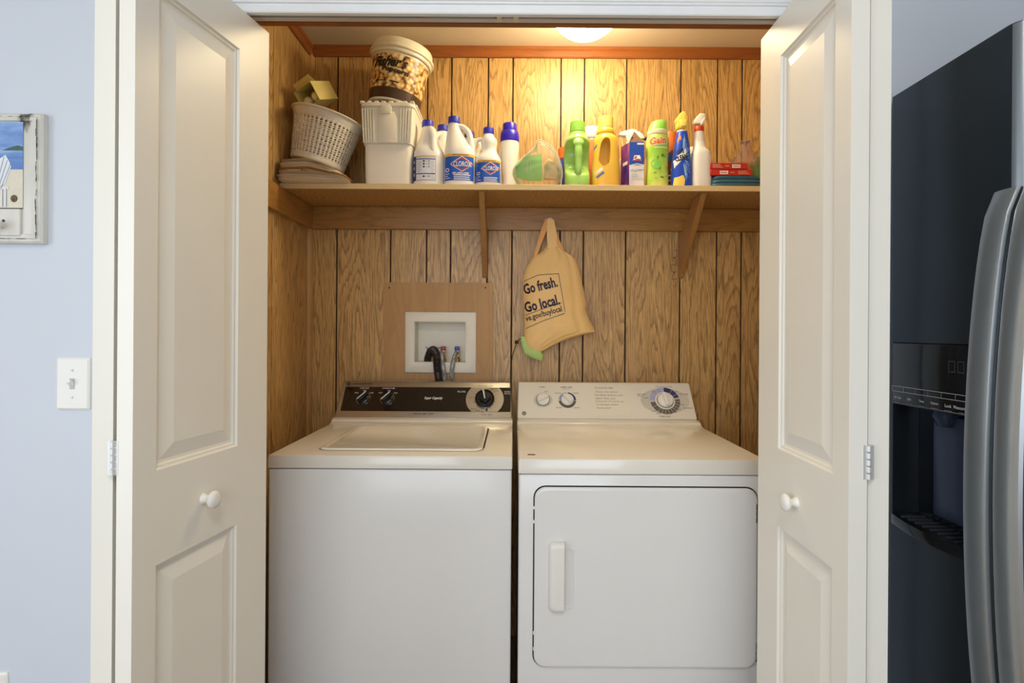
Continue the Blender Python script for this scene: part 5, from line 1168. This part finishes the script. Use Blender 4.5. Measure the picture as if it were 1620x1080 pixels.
for i, (k, r) in enumerate(((0, 0.030), (0.2, 0.036), (0.5, 0.034), (0.8, 0.024), (1.0, 0.010))):
    rs_.append([((r*(1+0.3*noise.noise(Vector((math.cos(a_)*2, math.sin(a_)*2, k*3+20)))))*math.cos(a_), r*(1+0.3*noise.noise(Vector((math.cos(a_)*2, math.sin(a_)*2, k*3+30))))*math.sin(a_), k*0.095) for a_ in [2*PI*j/26 for j in range(26)]])
o = MB().rings(rs_).build('green_bag', pm('bag_green', (112, 158, 88), 0.5, var=0.2, scale=50), loc=(P(1207, 280, 2.14).x, 2.16, ZS+hcl+0.004), angle=30); tag(o, 'small crumpled green bag at the far end of the shelf', 'bag')

# ------------------------------------------------------------------ cooler, popcorn tub, basket, papers
foam = pm('foam_white', (240, 236, 224), 0.75, var=0.03, scale=120, bump=0.25, bscale=260)
Yf = 2.085
xa, xb = P(575, 290, Yf).x, P(650, 290, Yf).x; z1 = hz_(229, Yf); z2 = hz_(166, Yf)
fc = thing('foam_cooler', 'white foam cooler with ribbed lid under the popcorn tub', 'cooler', ((xa+xb)/2, Yf, ZS)); hw = (xb-xa)/2; dp_ = 0.235
def frus(w0, w1, y0, y1, z0, z1, n=6, pw=10, k=40):
    return [[(c_*lerp(w0, w1, i/n), lerp(y0, y1, 0.5)+s_*(y1-y0)/2, lerp(z0, z1, i/n)) for c_, s_ in [se(2*PI*j/k+0.0001, pw) for j in range(k)]] for i in range(n+1)]
MB().rings(frus(hw*0.985, hw*1.02, 0.002, dp_, 0.0005, z1)).build('tub', foam, fc, angle=50)
lw0, lw1 = hw*1.05, hw*1.13
MB().rings(frus(lw0, lw1, -0.006, dp_+0.006, z1+0.0005, z2-0.008)).build('lid', foam, fc, angle=50)
lid = fc.children[-1]
m = MB().rings(frus(lw1*1.02, lw1*1.02, -0.016, dp_+0.012, z2-0.012, z2, 1)); m.build('rim', foam, lid, angle=50)
for k, x in enumerate([-0.92, -0.82, -0.72, -0.62, -0.52, 0.52, 0.62, 0.72, 0.82, 0.92]):
    MB().hexa([(lw0*x-0.0028, -0.012, z1+0.001), (lw0*x+0.0028, -0.012, z1+0.001), (lw0*x+0.0028, -0.004, z1+0.001), (lw0*x-0.0028, -0.004, z1+0.001)], [(lw1*x-0.0030, -0.013, z2-0.020), (lw1*x+0.0030, -0.013, z2-0.020), (lw1*x+0.0030, -0.004, z2-0.020), (lw1*x-0.0030, -0.004, z2-0.020)]).build('rib', foam, lid, bevel=0.0018)
# raised arch on the lid's front
arch = [(-0.36, 0), (-0.36, 0.55), (-0.30, 0.72), (-0.16, 0.82), (0.12, 0.82), (0.30, 0.76), (0.40, 0.60), (0.44, 0.0)]
MB().prism([(x*lw0, lerp(z1+0.002, z2, z)) for x, z in arch], -0.012, -0.004, 'xz').build('grip_panel', foam, lid, bevel=0.002)
MB().prism([(x*lw0, lerp(z1+0.002, z2, z)) for x, z in ((-0.24, 0.72), (0.16, 0.72), (0.22, 0.86), (0.12, 0.95), (-0.16, 0.95), (-0.26, 0.86))], -0.020, -0.010, 'xz').build('grip_tab', foam, lid, bevel=0.003)
ng = 8
for k in range(ng):
    x = lerp(-0.93, 0.93, k/(ng-1)); MB().box(lw1*x-0.0075, lw1*x+0.0075, -0.012, 0.020, z2-0.0005, z2+0.008).build('crenel', foam, lid, bevel=0.002)
    MB().box(lw1*x-0.0075, lw1*x+0.0075, dp_-0.020, dp_+0.008, z2-0.0005, z2+0.008).build('crenel', foam, lid, bevel=0.002)
for k in range(9):
    y = lerp(0.03, dp_-0.02, k/8); MB().box(lw1*0.96, lw1*1.06, y-0.008, y+0.008, z2-0.0005, z2+0.008).build('crenel', foam, lid, bevel=0.002)
# popcorn tub, leaning
pzb = ZS+z2+0.021
pb_ = thing('popcorn_tub', 'leaning popcorn tub with white lid and photo print', 'tub', (P(622, 150, 2.185).x+0.002, 2.185, pzb), rot=(0.0, math.radians(9.5), 0))
Hb = 0.205; r0, r1 = 0.096, 0.109
def cone(z): return lerp(r0, r1, z/Hb)
tubw = pm('tub_white', (240, 234, 216), 0.3, var=0.01, coat=0.2)
MB().lathe([(r0*0.6, 0.003), (r0*0.97, 0.0), (r0, 0.003), (cone(Hb), Hb)], 56).build('pail', tubw, pb_)
pop = speckle('popcorn_photo', [(0.30, (252, 240, 204)), (0.55, (240, 214, 152)), (0.74, (218, 176, 108)), (0.90, (170, 120, 64)), (1.0, (100, 64, 34))], 62, 0.3)
MB().lathe([(cone(0.045)+0.0008, 0.045), (cone(0.165)+0.0008, 0.165)], 64, caps=False).build('popcorn_print', pop, pb_)
MB().lathe([(cone(0.006)+0.0008, 0.006), (cone(0.045)+0.0008, 0.045)], 64, caps=False).build('dark_band', pm('band_brown', (70, 50, 38), 0.3), pb_)
tl = MB().lathe([(r1-0.004, 0.176), (r1+0.005, 0.174), (r1+0.0075, 0.178), (r1+0.0075, 0.188), (r1+0.005, 0.192), (r1+0.003, 0.193)], 56, caps=False).build('rim_band', tubw, pb_, angle=30)
MB().lathe([(r1+0.004, 0.190), (r1+0.011, 0.187), (r1+0.0135, 0.190), (r1+0.0130, 0.197), (r1+0.009, 0.201), (r1+0.005, 0.202), (r1+0.004, 0.222), (r1+0.001, 0.227), (r1-0.008, 0.229), (r1-0.012, 0.225), (0.02, 0.224)], 56).build('lid', tubw, pb_, angle=30)
prow = [(0.0, r0+0.001, r0+0.001, 0, 0, 2), (Hb, r1+0.001, r1+0.001, 0, 0, 2)]
d = Decal(); d.text("Fisher's", -0.014, 0.136, 0.128, 0.040, 0, 0, rot=0.03, shear=0.45, bold=0.035); d.text('Popcorn', 0.008, 0.104, 0.096, 0.025, 0, 0, rot=-0.06, bold=0.05)
d.rect(-0.060, -0.018, 0.063, 0.067, 0, 0, 8); d.rect(-0.006, 0.030, 0.063, 0.067, 0, 0, 8); d.build('lettering', [black_ink], pb_, on_front(prow), lift=0.0024)
# laundry basket, leaning on the papers
bk = thing('plastic_basket', 'white perforated plastic basket leaning on a pile of papers', 'basket', (-0.744, 2.135, ZS+0.088), rot=(0, math.radians(14.5), 0))
bw = pm('basket_plastic', (226, 222, 214), 0.32, var=0.02)
R0, R1, Hh = 0.098, 0.127, 0.180
def bprof(z): return lerp(R0, R1, (z/Hh)**1.1)
NT, NZ = 46, 8
def bpt(u, v):
    a_ = 2*PI*u; z = lerp(0.018, Hh*0.84, v); r = bprof(z); return (r*math.cos(a_), r*math.sin(a_), z)
m = MB(); cols = []
for i in range(NT): cols += [i/NT, (i+0.52)/NT]
rws = []
for j in range(NZ): rws += [j/NZ, (j+0.22)/NZ, (j+0.60)/NZ, (j+0.80)/NZ]
rws += [0.985, 1.0]
idx = {}
for j, v in enumerate(rws):
    for i, u in enumerate(cols): idx[(i, j)] = len(m.v); m.v.append(bpt(u, v))
for j in range(len(rws)-1):
    for i in range(len(cols)):
        if i % 2 == 1 and j % 2 == 1 and j < len(rws)-2: continue
        i2 = (i+1) % len(cols); m.f.append((idx[(i, j)], idx[(i2, j)], idx[(i2, j+1)], idx[(i, j+1)])); m.m.append(0)
o = m.build('lattice_wall', bw, bk, angle=60)
sd = o.modifiers.new('thickness', 'SOLIDIFY'); sd.thickness = 0.0025; sd.offset = -1
MB().lathe([(0.02, 0.0), (R0*0.96, 0.0), (bprof(0.005), 0.004), (bprof(0.018), 0.018), (bprof(0.018)-0.003, 0.018), (R0*0.94, 0.006), (0.02, 0.005)], 64).build('base', bw, bk)
MB().lathe([(bprof(Hh*0.84), Hh*0.84), (bprof(Hh*0.9)+0.002, Hh*0.90), (R1+0.002, Hh*0.965), (R1+0.009, Hh*0.975), (R1+0.011, Hh*0.99), (R1+0.009, Hh*1.01), (R1-0.001, Hh*1.015), (R1-0.003, Hh*0.98), (bprof(Hh*0.84)-0.003, Hh*0.84)], 64, caps=False).build('rim', bw, bk, angle=40)
# bulb carton standing in the basket
bc = thing('bulb_carton', 'pale yellow open-ended carton holding two bulbs inside the basket', 'carton', (P(486, 150, 2.09).x, 2.085, ZS+0.330), rot=(math.radians(24), math.radians(-18), math.radians(-28)))
cy_ = pm('carton_yellow', (232, 216, 138), 0.55, var=0.03); s_ = 0.044
def sleeve(q):
    tk = 0.0015; L_ = 0.115
    q.box(-s_, s_, 0, L_, -0.035, -0.035+tk).box(-s_, s_, 0, L_, 0.035-tk, 0.035).box(-s_, -s_+tk, 0, L_, -0.035+tk, 0.035-tk).box(s_-tk, s_, 0, L_, -0.035+tk, 0.035-tk).box(-s_+tk, s_-tk, L_-tk, L_, -0.035+tk, 0.035-tk)
part('sleeve', cy_, bc, sleeve, smooth=False)
MB().hexa([(-s_, 0.030, 0.0352), (s_, 0.030, 0.0352), (s_, 0.0315, 0.0352), (-s_, 0.0315, 0.0352)], [(-s_*0.95, 0.012, 0.062), (s_*0.95, 0.012, 0.062), (s_*0.95, 0.0135, 0.062), (-s_*0.95, 0.0135, 0.062)]).build('flap', cy_, bc)
gb_ = pm('bulb_glass', (238, 226, 170), 0.3)
for x in (-0.0205, 0.0205):
    b_ = thing('light_bulb', 'frosted light bulb in the carton ' + ('nearer the side wall' if x < 0 else 'nearer the cooler'), 'light bulb', (0, 0, 0), group='bulbs in the yellow carton')
    bpy.context.view_layer.update()
    b_.matrix_world = bc.matrix_world @ Matrix.Translation((x, 0.008, -0.012))
    MB().lathe([(0.004, 0.0), (0.011, 0.003), (0.0165, 0.010), (0.0178, 0.019), (0.016, 0.029), (0.012, 0.042), (0.0105, 0.050)], 24, axis='y').build('globe', gb_, b_, angle=70)
    MB().lathe([(0.0105, 0.050), (0.0110, 0.053), (0.0110, 0.070), (0.005, 0.074)], 18, axis='y').build('screw_base', steel, b_)
# papers and paper bags
pp = [pm('paper_bag_%d' % k, c_, 0.75, var=0.08, scale=25, bump=0.5, bscale=22) for k, c_ in enumerate(((232, 220, 198), (238, 226, 206), (226, 210, 182), (240, 232, 216), (230, 190, 124)))]
def paper(name, label, x0, x1, y0, y1, z, th, mi, seed, fold=0.0, lift=0.0):
    rs_ = []
    for j, (zz, gr) in enumerate(((0, -0.006), (0.12, 0.0), (0.25, -0.005), (0.36, 0.002), (0.5, -0.006), (0.64, 0.001), (0.75, -0.004), (0.88, 0.003), (1, -0.006))):
        ring = []
        for i in range(64):
            c_, s_ = se(2*PI*i/64, 7); nz = noise.noise(Vector((c_*3+seed*3.7, s_*3, j*1.3)))
            x = lerp(x0, x1, 0.5)+c_*((x1-x0)/2+gr+nz*0.008); y = lerp(y0, y1, 0.5)+s_*((y1-y0)/2+gr+nz*0.004)
            x = max(x, XL+0.002)
            wv = 0.0045*noise.noise(Vector((x*14, y*9, 1.7)))+(0.0022*noise.noise(Vector((x*45+seed, y*30, j))) if 0 < j < 8 else 0)
            za = z-ZS+zz*th; zz_ = za*(1-0.5*min(1, max(0, (x+0.735)/0.13))) - (z-ZS) + wv*min(1, za/0.05)
            ring.append((x, y, zz_))
        rs_.append(ring)
    m = MB().rings(rs_); o = m.build(name, pp[mi], loc=(0, 0, z), angle=35)
    return tag(o, label, 'paper bag', 'papers under the basket')
zz = ZS+0.001
lay = [(-0.846, -0.598, 1.992, 2.30, 0.019, 1, 'paper_bag', 'lowest crumpled paper bag of the pile, drooping over the shelf edge'),
       (-0.846, -0.610, 2.000, 2.30, 0.016, 0, 'paper_bag', 'pale folded paper bag with a scribbled note, second in the pile'),
       (-0.846, -0.605, 2.004, 2.29, 0.007, 4, 'manila_envelope', 'tan manila envelope sandwiched in the paper pile'),
       (-0.844, -0.622, 2.006, 2.29, 0.018, 3, 'paper_bag', 'thick white crinkled paper bag above the manila envelope'),
       (-0.838, -0.655, 2.012, 2.26, 0.012, 2, 'paper_bag', 'topmost brownish paper bag under the basket')]
for k, (x0, x1, y0, y1, th, mi, nm, lb) in enumerate(lay):
    o = paper(nm, lb, x0, x1, y0, y1, zz, th, mi, k*2.3+1, fold=-0.30); zz += th+0.0015
    if nm == 'manila_envelope': o['category'] = 'envelope'
d = Decal(); d.stroke([(-0.752, ZS+0.028), (-0.750, ZS+0.038), (-0.748, ZS+0.031), (-0.742, ZS+0.035), (-0.739, ZS+0.030), (-0.734, ZS+0.034), (-0.728, ZS+0.030)], 0.0012, 0, 0, 2); o = d.build('pencil_note', [black_ink], bpy.data.objects['paper_bag.001'], lambda x, z, o_: (x, 1.9965-o_, z-bpy.data.objects['paper_bag.001'].location.z))

# ================================================================== HANGING SHOPPING BAG
YG = 2.305
bg = thing('shopping_bag', 'orange fabric shopping bag with printed slogan hanging from a hook', 'bag', P(870, 350, YG))
bo_ = bg.location.copy()
def B(px, py, Y=YG): return P(px, py, Y)-bo_
rowsb = [(382, 869, 880), (390, 864, 885), (397, 858.5, 893), (402, 851, 902), (406, 843.5, 908), (414, 838, 911.5), (425, 832, 915.5), (437, 828, 918.5), (455, 827.5, 922.5), (470, 828, 925.5), (479, 828.3, 927.3), (490, 829, 926), (502, 829.6, 930.5), (515, 830, 937), (525, 830, 942), (529, 830, 925), (534, 830, 905), (541, 830.5, 886), (548, 833.5, 872), (553, 840, 862), (556, 848, 856)]
dense = []
for (ya, la, ra), (yb, lb, rb) in zip(rowsb, rowsb[1:]):
    n_ = max(1, int((yb-ya)/3))
    for i in range(n_): t_ = i/n_; dense.append((lerp(ya, yb, t_), lerp(la, lb, t_), lerp(ra, rb, t_)))
dense.append(rowsb[-1])
def bag_depth(u, py):
    b_ = max(0.0, 1-(2*u-1)**2)**0.62; f_ = min(1, max(0, (py-380)/70))**0.7*min(1, max(0.0, (557-py)/40))**0.6
    wr_ = 0.0045*noise.noise(Vector((u*5, py*0.03, 1.3)))+0.0035*noise.noise(Vector((u*9+py*0.05, py*0.02, 5.0)))+0.002*noise.noise(Vector((u*22, py*0.09, 2)))
    fold_ = -0.006*math.exp(-((u-0.84+0.0006*(py-450))/0.05)**2) if py > 400 else 0
    return 0.042*b_*f_ + (wr_+fold_)*b_
NU = 30; m = MB(); rs_f = []; rs_ = []
for py, l_, r_ in dense:
    fr_ = []; 
    for i in range(NU+1):
        u = i/NU; q = B(lerp(l_, r_, u), py); fr_.append((q.x, -bag_depth(u, py)-0.001, q.z))
    bk_ = [(p[0], 0.012*max(0, 1-(2*(i/NU)-1)**2)**0.5, p[2]) for i, p in enumerate(fr_)][::-1][1:-1]
    rs_.append(fr_+bk_)
m.rings(rs_)
fab = pm('bag_fabric', (252, 210, 140), 0.6, var=0.04, scale=14, bump=0.15, bscale=90)
m.build('bag_body', fab, bg, angle=60)
def bag_surface(px, py):
    for (ya, la, ra), (yb, lb, rb) in zip(dense, dense[1:]):
        if ya <= py <= yb: break
    t_ = (py-ya)/(yb-ya); l_, r_ = lerp(la, lb, t_), lerp(ra, rb, t_); u = min(max((px-l_)/(r_-l_), 0.004), 0.996)
    return u, l_, r_
def bag_proj(x, z, o):       # print coordinates are photograph pixels of the flat cloth, (x, -y)
    px, py = x, -z; u, l_, r_ = bag_surface(px, py); q = B(lerp(l_, r_, u), py); return (q.x, -bag_depth(u, py)-0.0012-o, q.z)
pd = Decal(); an = math.radians(10)
purple = pm('print_purple', (44, 28, 66), 0.6)
pd.text('Go fresh.', 854.0, -452.5, 53, 17.0, 0, 1, rot=math.radians(13), bold=0.03); pd.text('Go local.', 856.5, -480.5, 55, 17.0, 0, 1, rot=math.radians(13.5), bold=0.03)
pd.text('ve.gov/buylocal', 859.5, -497.5, 58, 12.0, 0, 1, rot=math.radians(16), bold=0.015)
pd.stroke([(829, -445), (850, -436.5), (882.5, -434), (885.5, -453), (892.5, -493.5)], 0.8, 0, 1, 12); pd.stroke([(830.5, -499), (858, -489), (886.5, -479.5)], 0.8, 0, 1, 12); pd.stroke([(831.5, -519.5), (860, -507), (892, -496)], 0.8, 0, 1, 12)
pd.build('printed_slogan', [purple], bg, bag_proj, lift=0.0010, step=0.0002)
def ribbon(pts, w_, th=0.0016):
    pts = spline(pts, 6); rs2 = []
    for i, p in enumerate(pts):
        tg = (pts[min(i+1, len(pts)-1)]-pts[max(i-1, 0)]).normalized(); sd_ = tg.cross(Vector((0, -1, 0))).normalized(); ww = w_[0]+(w_[1]-w_[0])*i/(len(pts)-1)
        rs2.append([tuple(p+sd_*ww+Vector((0, -th, 0))), tuple(p-sd_*ww+Vector((0, -th, 0))), tuple(p-sd_*ww+Vector((0, th, 0))), tuple(p+sd_*ww+Vector((0, th, 0)))])
    return MB().rings(rs2)
def Bv(px, py, dy): q = B(px, py); return Vector((q.x, dy, q.z))
fab2 = pm('strap_fabric', (238, 176, 106), 0.65, var=0.08, scale=30)
ribbon([Bv(845.5, 409, -0.004), Bv(853, 385, -0.008), Bv(861, 363, -0.012), Bv(867.5, 349, -0.016)], (0.006, 0.014)).build('strap', fab2, bg, angle=60)
ribbon([Bv(874, 392, -0.012), Bv(871.5, 378, -0.015), Bv(870, 362, -0.018), Bv(869.5, 348, -0.020)], (0.020, 0.010)).build('strap', fab, bg, angle=60)
ribbon([Bv(889, 397, -0.004), Bv(882, 383, -0.009), Bv(876.5, 368, -0.013), Bv(872.5, 349, -0.017)], (0.009, 0.010)).build('strap', fab2, bg, angle=60)
ribbon([Bv(876, 385, -0.014), Bv(876.5, 372, -0.018), Bv(874.5, 358, -0.020), Bv(872, 349, -0.021)], (0.010, 0.007)).build('strap', fab, bg, angle=60)
# green stuff-sack end with cord lock
gp_ = [(822.5, 533), (829, 531.5), (835, 548), (846, 552.5), (854, 553.5), (860, 561), (857, 571), (843, 567), (829.5, 559.5), (826, 549)]
pillow([(B(x, y).x, B(x, y).z) for x, y in gp_], 0.010, wr=0.004, seed=9).build('stuff_sack', pm('sack_green', (186, 216, 130), 0.55, var=0.06), bg, weld=1e-4, angle=60)
q_ = B(817.5, 541)
MB().lathe([(0.002, -0.008), (0.0075, -0.006), (0.0085, 0), (0.0075, 0.006), (0.002, 0.008)], 18, (q_.x, -0.004, q_.z)).build('cord_lock', black_plastic, bg)
MB().tube(spline([Bv(824, 535, -0.004), Bv(818, 541, -0.008), Bv(814, 552, -0.005), Bv(811, 562, -0.003), Bv(810, 569, -0.003)], 6), 0.0018, 7).build('cord', black_plastic, bg)
hk = thing('wall_hook', 'small white hook on the shelf cleat holding the orange bag', 'hook', P(870, 349, YB-0.02))
part('hook_plate', white_plastic, hk, lambda q: q.box(-0.008, 0.008, -0.003, 0.0, -0.014, 0.012), bevel=0.0015)
part('hook_arm', white_plastic, hk, lambda q: q.tube(spline([(0, -0.002, -0.006), (0, -0.018, -0.010), (0, -0.030, -0.006), (0, -0.033, 0.004)], 5), 0.0032, 10))
